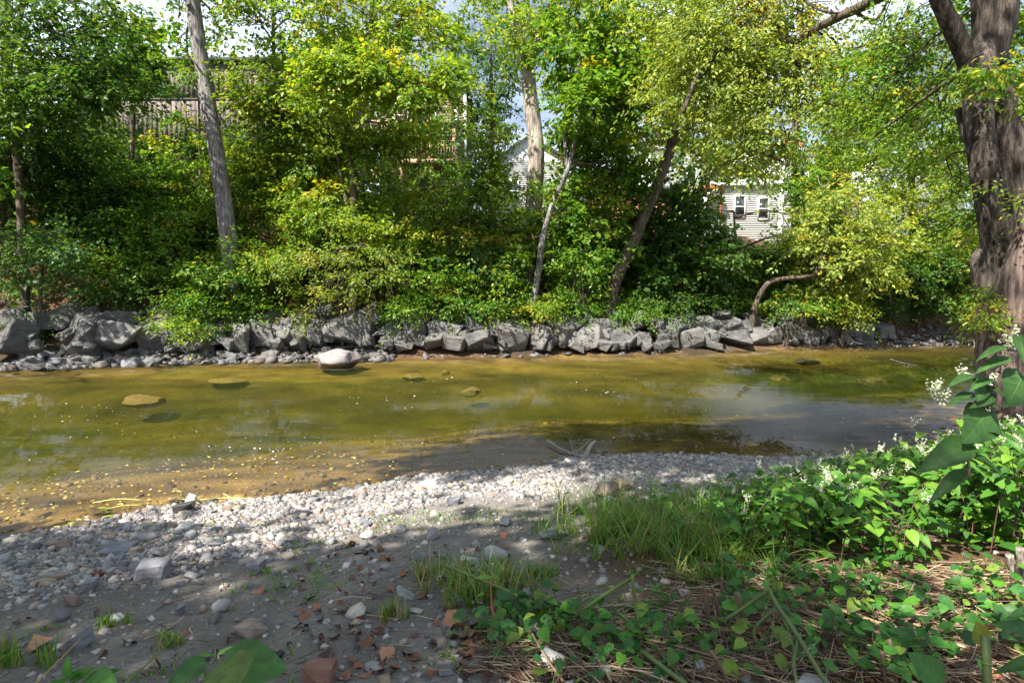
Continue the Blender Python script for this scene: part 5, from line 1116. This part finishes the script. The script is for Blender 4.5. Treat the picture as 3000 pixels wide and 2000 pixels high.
for i in single:
    mt = Matrix(((X[i][0], LV['D'][i][0], Zz[i][0], 0), (X[i][1], LV['D'][i][1], Zz[i][1], 0), (X[i][2], LV['D'][i][2], Zz[i][2], 0), (0, 0, 0, 1))) @ Matrix.Scale(float(LV['s'][i]), 4)
    inst("leaf", lm[R.randrange(9)], LV['P'][i], parent=bush, matrix=mt)
T, F = HEARTS[0]
V, F2 = scatter(T, F, LV['P'][rest], X[rest] * LV['s'][rest][:, None], LV['D'][rest] * LV['s'][rest][:, None], Zz[rest] * LV['s'][rest][:, None])
tag(obj("foliage", V, F2, M["bigleaf"], bush, np.repeat(kc[rest], len(T), 0), True), kind="stuff")
tag(stems.build("stems", M["browncane"], bush, True), kind="stuff")
def flower_spike(mb, p, r, n=22, ln=.075):
    for _ in range(r.integers(2, 5)):
        d = unit(np.array([r.normal(0, .5), r.normal(0, .5), 1.0])); q = p + d * np.linspace(0, ln * r.uniform(.6, 1.2), n)[:, None] + r.normal(0, .006, (n, 3))
        Xs, Ys, Zs = rot_axes(n, .8, r); s = r.uniform(.004, .009, n)[:, None]
        T_ = np.array([[0, 0, .6], [.6, 0, 0], [0, .6, 0], [-.6, 0, 0], [0, -.6, 0]]); TF = [np.array([[0, 1, 2], [0, 2, 3], [0, 3, 4], [0, 4, 1]])]
        V, F = scatter(T_, TF, q, Xs * s, Ys * s, Zs * s); mb.add(V, F, (0.62, 0.66, 0.50))
fs = MB()
for p, y in spikes: flower_spike(fs, p + np.array([0, 0, -.02]), r4)
tag(fs.build("flower_sprays", M["flower"], bush), kind="stuff")
# stem with big dark leaves close to the camera
kn = thing("knotweed_plant", "close knotweed stem with large dark leaves reaching over the bush", "plant", at(3080, 1760, 1.75))
Yk = 1.7
kp = catmull([at(3080, 1760, 1.75), at(3070, 1350, Yk), at(3010, 1172, Yk), at(2910, 1236, Yk), at(2842, 1312, Yk), at(2840, 1400, Yk - .05)], 7)
MB().tube(kp, [.012, .007, .003], 8).build("stem", M["browncane"], kn, True)
DK = (0.035, 0.090, 0.022)
up = np.array([0, -.35, 1.0]); fc = np.array([.1, -1, .35])
for b, t, nrm, w, sh in [((2892, 1205), (2834, 1296), fc, 1.25, 2), ((2830, 1303), (2716, 1362), np.array([-.2, -.8, .6]), .85, 1), ((2872, 1262), (2990, 1272), up, .75, 1), ((2996, 1100), (2958, 1190), fc, 1.3, 2), ((2962, 1056), (2866, 1068), up, .45, 0), ((2945, 1022), (2868, 1034), up, .35, 0), ((2875, 1118), (2872, 1172), fc, 1.05, 2), ((2860, 1160), (2786, 1166), up, .5, 0),
                         ((2828, 1386), (2732, 1448), np.array([-.3, -.6, .8]), .5, 1), ((2842, 1338), (2958, 1378), up, .6, 1), ((2888, 1130), (2960, 1160), up, .6, 0), ((2890, 1180), (2930, 1192), up, .7, 0), ((2850, 1105), (2782, 1114), up, .4, 0), ((2905, 1150), (2860, 1190), fc, .6, 0), ((2900, 1110), (2850, 1126), up, .6, 0), ((2985, 985), (3010, 1060), fc, .9, 2)]:
    leaf_obj("leaf", kn, at(*b, Yk), at(*t, Yk - .05), nrm, w, np.array(DK) * R.uniform(.8, 1.25), sh)
mb = MB()
for a, b in [((2900, 1160), (2862, 1165)), ((2895, 1200), (2878, 1120)), ((2878, 1120), (2905, 1085)), ((2905, 1085), (2950, 1060))]: mb.tube(np.array([at(*a, Yk), at(*b, Yk)]), [.0025, .002], 5)
mb.build("side_stem", M["stalk"], kn, True)
mb = MB()
for q in [(2735, 1150), (2762, 1180), (2890, 1125), (2950, 1020), (2965, 1010), (2830, 1105), (2745, 1165)]: flower_spike(mb, at(*q, Yk + .1), r4, 18, .05)
mb.build("flower_sprays", M["flower"], kn)
# plant with big leaves at the bottom edge
def big_plant(name, label, foot, leaves, stemc='stalk', sr=.006):
    f = np.array(foot, float); f[2] = hz(f[0], f[1]); t = thing(name, label, "plant", f)
    for b, tp, nrm, w, colr, sh in leaves:
        mid = (f + b) / 2 + np.array([0, 0, .05]); MB().tube(catmull([f, mid, b], 5), [sr, sr * .5], 6).build("stem", M[stemc], t, True)
        leaf_obj("leaf", t, b, tp, nrm, w, colr, sh)
    return t
Y1 = 1.25
big_plant("broad_leaf_plant", "plant with three huge leaves rising at the bottom edge over the sand", at(690, 2150, Y1), [
    (at(668, 1936, Y1), at(845, 1958, Y1 + .03), np.array([-.1, -.75, .7]), 1.05, (0.05, 0.135, 0.03), 2), (at(675, 1930, Y1 - .03), at(650, 2055, Y1 - .14), np.array([0, -.9, .5]), 1.35, (0.085, 0.135, 0.028), 2),
    (at(596, 1938, Y1), at(482, 2010, Y1 - .06), np.array([.2, -.8, .6]), .95, (0.03, 0.095, 0.022), 1), (at(590, 1925, Y1 + .05), at(640, 1905, Y1 + .1), up, .7, (0.05, .13, .03), 0), (at(640, 1915, Y1 + .08), at(684, 1888, Y1 + .1), np.array([.2, -.6, .8]), .5, (0.07, .15, .035), 0)])
Y2 = 1.45
big_plant("lance_leaf_plant", "small plant with bright pointed leaves at the bottom left corner", at(240, 2150, Y2), [
    (at(205, 1980, Y2), at(192, 1925, Y2), np.array([0, -1, .3]), .8, (0.07, .19, .035), 0), (at(215, 1985, Y2), at(268, 1955, Y2), np.array([.2, -.8, .6]), .75, (0.06, .17, .03), 0), (at(210, 1985, Y2), at(150, 2000, Y2 - .1), up, .7, (0.055, .16, .03), 0),
    (at(260, 1995, Y2), at(338, 1958, Y2), np.array([.1, -.7, .7]), .6, (0.06, .16, .032), 0), (at(240, 2000, Y2), at(330, 2010, Y2 - .1), up, .7, (0.07, .18, .03), 0)], 'stalk')
Y3 = 1.55
big_plant("round_leaf_plant", "plant with one big glossy round leaf beside cut canes", at(2760, 2140, Y3), [(at(2760, 1995, Y3), at(2668, 1912, Y3 + .02), np.array([-.2, -.75, .65]), 1.1, (0.045, .135, .025), 2), (at(2740, 2020, Y3), at(2800, 2000, Y3), up, .7, (.06, .15, .03), 0)])
big_plant("margin_plant", "dark leaves poking in at the right margin beside orange dead leaf", at(3060, 2120, 1.6), [(at(3040, 1850, 1.6), at(2914, 1822, 1.62), np.array([0, -.8, .7]), .62, (0.03, .10, .022), 0), (at(3040, 1935, 1.5), at(2920, 1960, 1.5), np.array([0, -.6, .8]), .5, (0.035, .10, .022), 1), (at(3030, 1790, 1.7), at(2950, 1800, 1.7), up, .6, (.035, .11, .022), 0)])
big_plant("yellowing_plant", "upright yellowing leaf on a stalk beside the thick cut stalk", at(2878, 2150, 1.9), [(at(2880, 1880, 1.9), at(2866, 1822, 1.9), np.array([0, -1, .1]), 1.3, (0.17, .19, .03), 2)])

# ------------------------------------------------------------------ grass
BL_T = np.array([(-.5, 0, 0), (.5, 0, 0), (-.4, .5, 0), (.4, .5, 0), (0, 1, 0)]); 
def grass(points, r, hmin, hmax, cols, wdt=.006, bend=.5):
    n = len(points); a = r.uniform(0, 2 * np.pi, n); L_ = r.uniform(hmin, hmax, n); lean = r.uniform(.1, 1, n) * bend
    d = np.stack([np.cos(a), np.sin(a), np.zeros(n)], -1); s = np.stack([-np.sin(a), np.cos(a), np.zeros(n)], -1)
    ts = [0, .35, .7, 1.0]; V = []; tilt = r.uniform(0, .55, n) * min(bend, 1); L_ = L_ * r.uniform(.45, 1.0, n)
    for t in ts:
        c = points + d * (L_ * (tilt * t + lean * t ** 2.2))[:, None] + np.array([0, 0, 1]) * (L_ * (t * (1 - .3 * tilt) - .45 * lean * t ** 3))[:, None]
        w = (wdt * (1 - t ** 2) + .0006)
        V += [c - s * w, c + s * w]
    V = np.stack(V, 1).reshape(-1, 3); o = (np.arange(n) * 8)[:, None, None]
    F = (np.array([(0, 1, 3, 2), (2, 3, 5, 4), (4, 5, 7, 6)])[None] + o).reshape(-1, 4)
    c = np.array(cols)[r.integers(0, len(cols), n)] * r.uniform(.75, 1.25, (n, 1))
    return V, [F], np.repeat(c, 8, 0)
GC = [(0.10, .24, .028), (.13, .26, .03), (.07, .19, .025), (.25, .23, .08), (.17, .27, .04)]
GC2 = GC + [(.34, .27, .14), (.30, .23, .11)]
def gpatch(cx, cy, rx, ry, n, r):
    k_ = max(3, n // 14); cc = r.normal(0, .5, (k_, 2)).clip(-1.2, 1.2) * np.array([rx, ry]) + np.array([cx, cy]); q = cc[r.integers(0, k_, n)] + r.normal(0, .018, (n, 2)); return np.stack([q[:, 0], q[:, 1], height(q[:, 0], q[:, 1])], -1)
r5 = np.random.default_rng(9)
def tuft(label, px, py, rx, ry, n, h0, h1, cols=GC, wd=.004, bend=.6, cat="grass"):
    p = on_ground(px, py); V, F, Cc = grass(gpatch(p[0], p[1], rx, ry, n, r5), r5, h0, h1, cols, wd, bend)
    o = obj("grass_tuft", V - p, F, M["grass"], None, Cc); o.location = p; tag(o, label, cat); return o
p1 = on_ground(1930, 1575); P = np.vstack([gpatch(p1[0] - .1, p1[1], .75, .75, 1500, r5), gpatch(p1[0] + .5, p1[1] + .5, .6, .5, 800, r5), gpatch(p1[0] + .35, p1[1] - .35, .4, .3, 400, r5)])
V, F, Cc = grass(P, r5, .12, .55, GC + GC + [(.30, .25, .11)], .0032, 1.1); o = obj("grass", V, F, M["grass"], None, Cc); tag(o, "tall fresh green grass patch beside the knotweed bush", "grass", kind="stuff")
tuft("grass tuft with dry blades beside the large grey stone", 1400, 1735, .35, .25, 420, .10, .32, GC2, .004, .8)
tuft("sparse grass tuft with long blades left of the dry tuft", 1270, 1700, .35, .22, 170, .08, .28, GC2)
tuft("short sunlit grass tuft on pale sand", 1560, 1690, .12, .07, 130, .05, .15, GC)
tuft("grass at the left corner beside the pointed leaf plant", 25, 1960, .18, .15, 130, .08, .26, GC)
tuft("small grass tuft on bare sand near the oval stone", 355, 1830, .12, .07, 60, .04, .13, GC)
tuft("tiny grass tuft below the broad slab", 500, 1880, .09, .05, 90, .03, .10, GC)
tuft("grass tuft at the far corner of the dark soil", 1165, 1800, .16, .12, 80, .06, .18, GC2)
tuft("grass blades along the edge of the dry straw", 2080, 1700, .25, .14, 160, .08, .25, GC)
tuft("low seedling grass behind the dead leaves", 870, 1665, .3, .12, 120, .02, .07, GC)
n = 1500; P = np.stack([r5.uniform(-3.2, 3.0, n), r5.uniform(2.2, 5.2, n)], -1); P = P[(vnoise(P[:, 0], P[:, 1], 41, 2.0) > .6)]
P = np.stack([P[:, 0], P[:, 1], height(P[:, 0], P[:, 1])], -1); P = np.repeat(P, 6, 0); P[:, :2] += r5.normal(0, .03, (len(P), 2)); P[:, 2] = height(P[:, 0], P[:, 1])
V, F, Cc = grass(P, r5, .015, .07, GC, .004, .9); o = obj("moss_grass", V, F, M["grass"], None, Cc); tag(o, "short scattered weeds and moss on the sand", "weeds", kind="stuff")

# ------------------------------------------------------------------ creeping leaves, straw and dead leaves in front
def front_pts(n, pxa, pxb, pya, pyb, r):
    return ground_hits(r.uniform(pxa, pxb, n), r.uniform(pya, pyb, n))
r6 = np.random.default_rng(15)
def ground_leaves(name, label, pts, r, s0, s1, cols, h=.10, n_each=7):
    c = np.repeat(pts, n_each, 0); n = len(c); c[:, :2] += r.normal(0, .07, (n, 2)); c[:, 2] = height(c[:, 0], c[:, 1]) + r.uniform(.01, h, n)
    a = r.uniform(0, 2 * np.pi, n); D = unit(np.stack([np.cos(a), np.sin(a), r.normal(-.1, .3, n)], -1)); Nn = unit(np.stack([r.normal(0, .35, n), r.normal(-.25, .35, n), np.ones(n)], -1)); X = unit(np.cross(D, Nn)); Z = np.cross(X, D)
    s = r.uniform(s0, s1, n)[:, None]; T, F = heart(4, .42, .3, .25)
    V, F2 = scatter(T, F, c, X * s, D * s, Z * s); cc = np.array(cols)[r.integers(0, len(cols), n)] * r.uniform(.75, 1.3, (n, 1))
    return obj(name, V, F2, M["bigleaf"], None, np.repeat(cc, len(T), 0), True), c
VC = [(0.035, .13, .016), (0.05, .165, .02), (0.075, .20, .02), (0.025, .09, .018), (.14, .21, .03), (0.03, .11, .016), (0.045, .14, .02), (0.04, .12, .03)]
q = np.vstack([front_pts(24, 1400, 1620, 1800, 1900, r6), front_pts(52, 1480, 2300, 1760, 2000, r6), front_pts(72, 2250, 2980, 1690, 1990, r6), front_pts(12, 2000, 2500, 1690, 1780, r6)])
o, cpos = ground_leaves("ground_cover", "", q, r6, .018, .085, VC, .16, 6); tag(o, "low creeping green leaves among the dry stalks", "ground cover", kind="stuff")
mb = MB()
for i in range(0, len(cpos), 3):
    p = cpos[i]; g = hz(p[0], p[1]); mb.tube(np.array([(p[0] + r6.normal(0, .03), p[1] + r6.normal(0, .03), g - .01), p]), [.0022, .0014], 3, False)
o = mb.build("ground_cover_stems", M["stalk"]); tag(o, "thin stems of the creeping leaves", "stems", kind="stuff")
# straw
def straw(n, pxa, pxb, pya, pyb, r, lmin=.08, lmax=.45):
    mb = MB()
    for p in front_pts(n, pxa, pxb, pya, pyb, r):
        a = r.normal(2.75, .85); L_ = r.uniform(lmin, lmax); d = np.array([math.cos(a), math.sin(a), 0]); e0, e1 = p - d * L_ / 2, p + d * L_ / 2
        e0[2] = hz(e0[0], e0[1]) + r.uniform(.004, .05); e1[2] = hz(e1[0], e1[1]) + r.uniform(.004, .05); rd = r.uniform(.001, .0042)
        mb.tube(np.array([e0, (e0 + e1) / 2 + r.normal(0, .01, 3), e1]), [rd, rd * .7], 4, False, col=np.array([(.27, .19, .11), (.17, .11, .07), (.36, .28, .18), (.09, .055, .04)])[r.integers(0, 4)] * r.uniform(.8, 1.2))
    return mb
mb = straw(1150, 1950, 2950, 1655, 1990, r6); o = mb.build("straw_litter", M["straw"]); tag(o, "tangled mat of dry straw and old stems", "straw", kind="stuff")
mb = straw(700, 1450, 2150, 1770, 2000, r6, .05, .4); o = mb.build("straw_litter", M["straw"]); tag(o, "broken dry twigs around the green broken stalk", "twigs", kind="stuff")
mb = straw(160, 300, 1700, 1560, 1980, r6, .04, .25); o = mb.build("twig_litter", M["straw"]); tag(o, "thin dark twigs scattered over the sand", "twigs", kind="stuff")
# dead leaves
def curl_leaf(n, r, pts, s0, s1, cols):
    T = np.array([(-.5, 0, .18), (-.15, -.5, .02), (.2, -.38, .0), (.5, 0, .22), (.18, .45, .05), (-.2, .5, .10), (0, 0, -.04)]); F = [np.array([(6, i, (i + 1) % 6) for i in range(6)])]
    X, Y, Z = rot_axes(n, .5, r); s = r.uniform(s0, s1, n)[:, None]; V, F2 = scatter(T, F, pts + np.array([0, 0, .012]), X * s, Y * s * .75, Z * s)
    V = V + r.normal(0, .006, V.shape); cc = np.array(cols)[r.integers(0, len(cols), n)] * r.uniform(.7, 1.3, (n, 1)); return V, F2, np.repeat(cc, 7, 0)
DC = [(.10, .042, .025), (.065, .032, .022), (.15, .062, .034), (.045, .024, .018), (.20, .08, .034)]
q = np.vstack([front_pts(170, 800, 1500, 1600, 1990, r6), front_pts(420, 1350, 2350, 1830, 2000, r6), front_pts(260, 2200, 2990, 1740, 2000, r6), front_pts(30, 0, 800, 1800, 1990, r6)])
V, F, Cc = curl_leaf(len(q), r6, q, .025, .07, DC); o = obj("dead_leaves", V, F, M["dead"], None, Cc); tag(o, "curled brown dead leaves on the ground", "dead leaves", kind="stuff")
for px, py, s, colr, lab in [(2915, 1870, .13, (.5, .13, .04), "bright orange dead leaf at the right margin"), (2975, 1885, .09, (.34, .15, .08), "brown dead leaf beside the bright orange leaf"), (1325, 1830, .16, (.33, .15, .08), "large curled brown leaf beneath the grass tuft"), (1130, 1925, .11, (.30, .14, .08), "upright folded brown leaf on pale sand"), (1030, 1600, .13, (.45, .22, .10), "sunlit orange brown leaf at the edge of shade"),
                             (285, 1690, .12, (.30, .13, .08), "brown leaf pinned by a twig on grey gravel"), (115, 1895, .14, (.36, .18, .10), "sunlit tan leaf beside the greenish grey stone"), (760, 1735, .10, (.28, .11, .07), "reddish leaf under a pebble on the sand"), (1475, 1570, .07, (.38, .14, .06), "small orange leaf on shaded shingle"), (370, 1885, .08, (.26, .10, .06), "dark red brown leaf beside bluish stone")]:
    p = on_ground(px, py); V, F, Cc = curl_leaf(1, r6, np.zeros((1, 3)), s, s, [colr]); o = obj("dead_leaf", V, F, M["dead"], None, Cc); o.location = p; tag(o, lab, "leaf")

# ------------------------------------------------------------------ cut stalks and canes
def cane(label, pts, r0, mat, name="stalk", nodes=True, cat="stalk", r1=None, lift=0.0):
    """pts: (px, py, height above ground or None -> use depth of neighbours) """
    P = []
    for px, py, Y in pts:
        P.append(on_ground(px, py) + np.array([0, 0, r0 + lift]) if Y is None else at(px, py, Y))
    P = catmull(P, 6); t = thing(name, label, cat, P[0]); MB().tube(P, [r0, r1 or r0 * .8], 8, True).build("stem", M[mat], t, True)
    if nodes:
        L_ = np.concatenate([[0], np.cumsum(np.linalg.norm(np.diff(P, axis=0), axis=1))]); k_ = .08
        while k_ < L_[-1] - .03:
            i = min(len(P) - 2, int(np.searchsorted(L_, k_))); d = unit(P[i + 1] - P[i]); c = P[i] + d * (k_ - L_[i])
            MB().tube(np.array([c - d * .004, c, c + d * .004]), [r0 * 1.0, r0 * 1.22, r0 * 1.0], 8, False).build("node", M[mat], t, True); k_ += .17
    return t
g2 = lambda px, py: on_ground(px, py)[1]
cane("long green stalk arching from the grass tuft down to the bottom edge", [(1296, 1652, 3.25), (1461, 1719, 3.1), (1555, 1762, 2.95), (1684, 1800, 2.8), (1812, 1860, 2.6), (2000, 1997, 2.25), (2060, 2050, 2.15)], .009, 'stalk', r1=.012)
cane("green stalk with a dark red tip beside the long arching stalk", [(1795, 1779, 2.85), (1876, 1851, 2.65), (2000, 1988, 2.3), (2060, 2060, 2.2)], .008, 'stalk')
cane("broken green stalk folded into an upside down V", [(1660, 1822, 2.75), (1765, 1745, 2.75), (1848, 1694, 2.72), (1852, 1692, 2.7), (1862, 1770, 2.68), (1880, 1894, 2.62)], .010, 'stalk')
cane("thin yellow green side shoot above the folded stalk", [(1668, 1770, 2.9), (1730, 1722, 2.95), (1800, 1705, 3.0)], .004, 'stalk', nodes=False)
cane("yellowing snapped stalk pointing up beside the straw", [(2112, 1824, 2.7), (2180, 1778, 2.68), (2248, 1731, 2.62)], .011, 'stalk')
cane("tall crossing green stalk running to the bottom edge", [(2252, 1727, 2.6), (2278, 1774, 2.55), (2333, 1855, 2.4), (2419, 2000, 2.2), (2450, 2060, 2.1)], .011, 'stalk')
cane("green stalk crossing behind the tall one", [(2273, 1779, 2.62), (2209, 1847, 2.6), (2240, 1920, 2.5), (2278, 1997, 2.35), (2300, 2050, 2.3)], .009, 'stalk')
cane("short green stalk dropping from the crossing point", [(2278, 1774, 2.56), (2320, 1881, 2.5), (2325, 1941, 2.45), (2330, 2010, 2.4)], .008, 'stalk')
cane("pale bluish green leaning stalk among brown stubs", [(2088, 1806, 2.75), (2120, 1868, 2.7), (2154, 1937, 2.6)], .009, 'stalk')
cane("forked green stalk standing at the bottom edge", [(2344, 1856, 2.4), (2325, 1941, 2.32), (2340, 2020, 2.25)], .010, 'stalk')
cane("thick cut green stalk standing upright at the bottom right", [(2886, 1862, 1.75), (2890, 1930, 1.72), (2896, 2060, 1.68)], .0145, 'stalk')
cane("golden dry cane lying below the bush, uppermost of the bundle", [(2338, 1774, None), (2460, 1800, None), (2598, 1851, None)], .011, 'cane', "cane", cat="cane", lift=.02)
cane("pale dry cane lying just under the golden cane", [(2345, 1796, None), (2480, 1838, None), (2640, 1885, None)], .011, 'cane', "cane", cat="cane", lift=.012)
cane("long straw coloured cane running down towards the margin", [(2400, 1790, None), (2600, 1862, None), (2720, 1905, None)], .010, 'cane', "cane", cat="cane", lift=.04)
cane("thin yellow cane ending near the round glossy leaf", [(2650, 1862, None), (2740, 1890, None), (2832, 1918, None)], .006, 'cane', "cane", cat="cane", lift=.03)
cane("dry cane at the bottom edge below the pointed grey stone", [(1930, 1965, None), (2020, 1978, None), (2110, 1990, None)], .010, 'cane', "cane", cat="cane", lift=.01)
cane("dry cane under the long arching green stalk", [(1700, 1905, None), (1850, 1925, None), (2075, 1965, None)], .009, 'cane', "cane", cat="cane", lift=.015)
cane("slender dry twig rising beside the whitish rock", [(1558, 1855, 2.5), (1600, 1925, 2.42), (1650, 1995, 2.3)], .005, 'cane', "twig", False, "twig")
cane("pale forked twig on the gravel behind the grass patch", [(2098, 1375, None), (2140, 1400, None), (2178, 1420, None)], .012, 'cane', "driftwood_stick", False, "stick")
for px, py, py2, dxp, r0, lab in [(2064, 1715, 1830, 10, .010, "brown cut stub beside the pale bluish stalk"), (2087, 1718, 1825, 28, .009, "leaning dark stub behind the brown cut stub"), (2158, 1735, 1856, 30, .013, "thick dark rotten stub beside the snapped stalk"), (2585, 1907, 2010, 8, .011, "hollow pale topped brown stub near the bottom edge"), (2606, 1872, 2010, 24, .008, "thin dark stub beside the hollow stub"),
                                  (2083, 1907, 2010, 60, .010, "slanted brown cane stub at the bottom edge"), (2957, 1625, 1680, 14, .022, "short weathered grey stump below the bush"), (2988, 1603, 1705, 8, .022, "taller weathered grey stump at the right margin"), (2115, 1690, 1760, -4, .006, "thin stub rising from the straw mat")]:
    p = on_ground(px + dxp, min(py2, 1995)); Y = p[1]
    cane(lab, [(px, py, Y), (px + dxp * .5, (py + py2) / 2, Y), (px + dxp, py2 + 10, Y)], r0, 'browncane' if r0 < .02 else 'drift', "cut_stub", False, "stub")
cane("thin red vine stalk with a leaf tip hanging before the grass tuft", [(1437, 1692, 2.75), (1440, 1770, 2.72), (1445, 1800, 2.7), (1440, 1864, 2.68)], .004, 'redstem', "vine_stalk", False, "vine")
lt = bpy.data.objects["vine_stalk"]
leaf_obj("leaf", lt, at(1437, 1693, 2.75), at(1392, 1686, 2.72), up, .6, (.13, .25, .04), 0); leaf_obj("leaf", lt, at(1438, 1692, 2.75), at(1475, 1690, 2.8), up, .5, (.10, .22, .04), 0)
for px0, py0, px1, py1, Ya, Yb, lab, mt in [(255, 1850, 95, 2010, 2.9, 2.0, "dry pale grass stalk leaning across the left corner", 'cane'), (560, 1820, 365, 2005, 2.9, 1.9, "green grass stalk leaning over the sand above the huge leaves", 'stalk')]:
    cane(lab, [(px0, py0, Ya), ((px0 + px1) / 2 + 5, (py0 + py1) / 2 - 4, (Ya + Yb) / 2), (px1, py1, Yb)], .003, mt, "grass_stalk", False, "stalk", r1=.004)
# dark timber beam
pb0, pb1 = on_ground(2080, 1472), on_ground(2300, 1476); t = MB().box(pb0[0], pb1[0], pb0[1], pb0[1] + .14, min(pb0[2], pb1[2]) - .02, max(pb0[2], pb1[2]) + .09).build("timber_beam", M["plank"]); tag(t, "dark squared timber lying half under the bush", "timber")

# ------------------------------------------------------------------ driftwood and floating things
c = on_z(1700, 1335, 0)
t = wood("driftwood_snag", "bleached driftwood snag with broken twigs in the near shallows", "driftwood", [on_z(1602, 1300, .02) + np.array([0, 0, .06]), on_z(1650, 1318, .05), on_z(1715, 1342, .03)], [.016, .022], 'drift', 8,
         [([on_z(1660, 1335, .02), on_z(1700, 1315, .10), at(1730, 1285, 8.3)], [.014, .007]), ([on_z(1680, 1325, .05), at(1672, 1290, 8.4), at(1668, 1284, 8.4)], [.008, .004]), ([at(1675, 1290, 8.4), at(1682, 1305, 8.4)], [.005, .003]), ([on_z(1715, 1340, .0), at(1728, 1308, 8.3), at(1745, 1290, 8.4)], [.045, .02]), ([at(1705, 1290, 8.4), at(1726, 1283, 8.4)], [.008, .003])])
w = wood("floating_branch", "bare bleached branch sticking out of the river", "branch", [on_z(2608, 1062, .0) + np.array([0, 0, .12]), on_z(2640, 1062, .1), on_z(2668, 1068, .03), on_z(2688, 1072, 0)], [.03, .02], 'drift', 6,
         [([on_z(2650, 1064, .06), on_z(2648, 1072, .0)], [.012, .008]), ([on_z(2664, 1066, .05), on_z(2660, 1074, 0)], [.012, .008])])
t = wood("dead_branch", "thorny grey branch on the shingle beside the dark water", "branch", [on_ground(2440, 1375), at(2415, 1340, 7.6), at(2395, 1318, 7.7)], [.02, .008], 'drift', 6,
         [([at(2420, 1345, 7.6), at(2400, 1350, 7.5), at(2350, 1330, 7.6)], [.008, .004]), ([at(2410, 1335, 7.6), at(2425, 1315, 7.6), at(2390, 1308, 7.7)], [.007, .003]), ([on_ground(2490, 1395), at(2455, 1360, 7.4), at(2448, 1336, 7.4)], [.028, .014])])
for a, b, cc_, lab in [((272, 1472), (416, 1464), (0.42, .42, .10), "floating yellow reed stalk nearest the left shore"), ((494, 1460), (604, 1482), (.55, .52, .2), "bent pale reed stalk over the pinkish block"), ((575, 1464), (772, 1464), (.5, .5, .14), "straight pale reed stalk afloat beside the pinkish block"), ((655, 1446), (702, 1490), (.42, .45, .12), "reed stalk slanting into the water across the straight one"), ((280, 1500), (420, 1478), (.45, .44, .12), "reed stalk lying against the shore weeds")]:
    p0, p1 = on_z(*a, .015), on_z(*b, .015); t = MB().tube(catmull([p0, (p0 + p1) / 2 + np.array([0, .02, .02]), p1], 4), [.006, .005], 6, col=cc_).build("floating_reed", M["straw"], None, True); tag(t, lab, "reed")
r7 = np.random.default_rng(3)
n = 300; kq = 26; qx, qy = r7.uniform(0, 2900, kq), r7.uniform(1080, 1380, kq); kk_ = r7.integers(0, kq, n); px = qx[kk_] + r7.normal(0, 95, n); py = qy[kk_] + r7.normal(0, 9, n)
P = np.array([on_z(a, b, .004) for a, b in zip(px, py)]); ok = (P[:, 1] > yn(P[:, 0]) + .2) & (P[:, 1] < yf(P[:, 0]) - .2); P = P[ok]; n = len(P)
X, Y_, Z = rot_axes(n, .05, r7); s = (r7.uniform(.004, .011, n) * np.where(r7.uniform(0, 1, n) < .08, 1.8, 1) * (P[:, 1] / 10) ** .6)[:, None]
T = np.array([(math.cos(k_ * math.pi / 3), math.sin(k_ * math.pi / 3), 0) for k_ in range(6)] + [(0, 0, .4)]); TF = [np.array([(6, i, (i + 1) % 6) for i in range(6)])]
V, F = scatter(T, TF, P, X * s * 1.3, Y_ * s * .8, Z * s); o = obj("foam_flecks", V, F, M["foam"], None, np.full((len(V), 3), .72)); tag(o, "white foam flecks drifting on the river", "foam", kind="stuff")
n = 900; px = r7.uniform(0, 2500, n); py = r7.uniform(1330, 1560, n)
P = np.array([on_z(a, b, .006) for a, b in zip(px, py)]); sd = P[:, 1] - yn(P[:, 0]); ok = (sd > .05) & (sd < 2.6); P = P[ok]; n = len(P)
V, F, Cc = curl_leaf(n, r7, P - np.array([0, 0, .012]), .02, .05, [(.50, .36, .05), (.42, .20, .04), (.55, .48, .22), (.30, .32, .06), (.5, .42, .10)])
z0 = V[:, 2].reshape(-1, 7).mean(1); V[:, 2] = .008 + (V[:, 2] - np.repeat(z0, 7)) * .25
o = obj("floating_leaves", V, F, M["dead"], None, Cc); tag(o, "small yellow leaves afloat along the near shallows", "leaves", kind="stuff")
for px, py, s, lab in [(290, 1488, .12, "floating green leaf by the reed stalks"), (200, 1533, .14, "long green leaf at the near waterline"), (310, 1512, .12, "pale green leaf washed against the near shore"), (1610, 1335, .10, "green leaf beside the driftwood snag"), (1530, 1392, .09, "bright green leaf at the sunlit waterline")]:
    p = on_z(px, py, .012); t = leaf_obj("floating_leaf", None, p, p + np.array([s, .03, .004]), np.array([0, 0, 1.0]), .5, (.20, .26, .03), 2); tag(t, lab, "leaf")
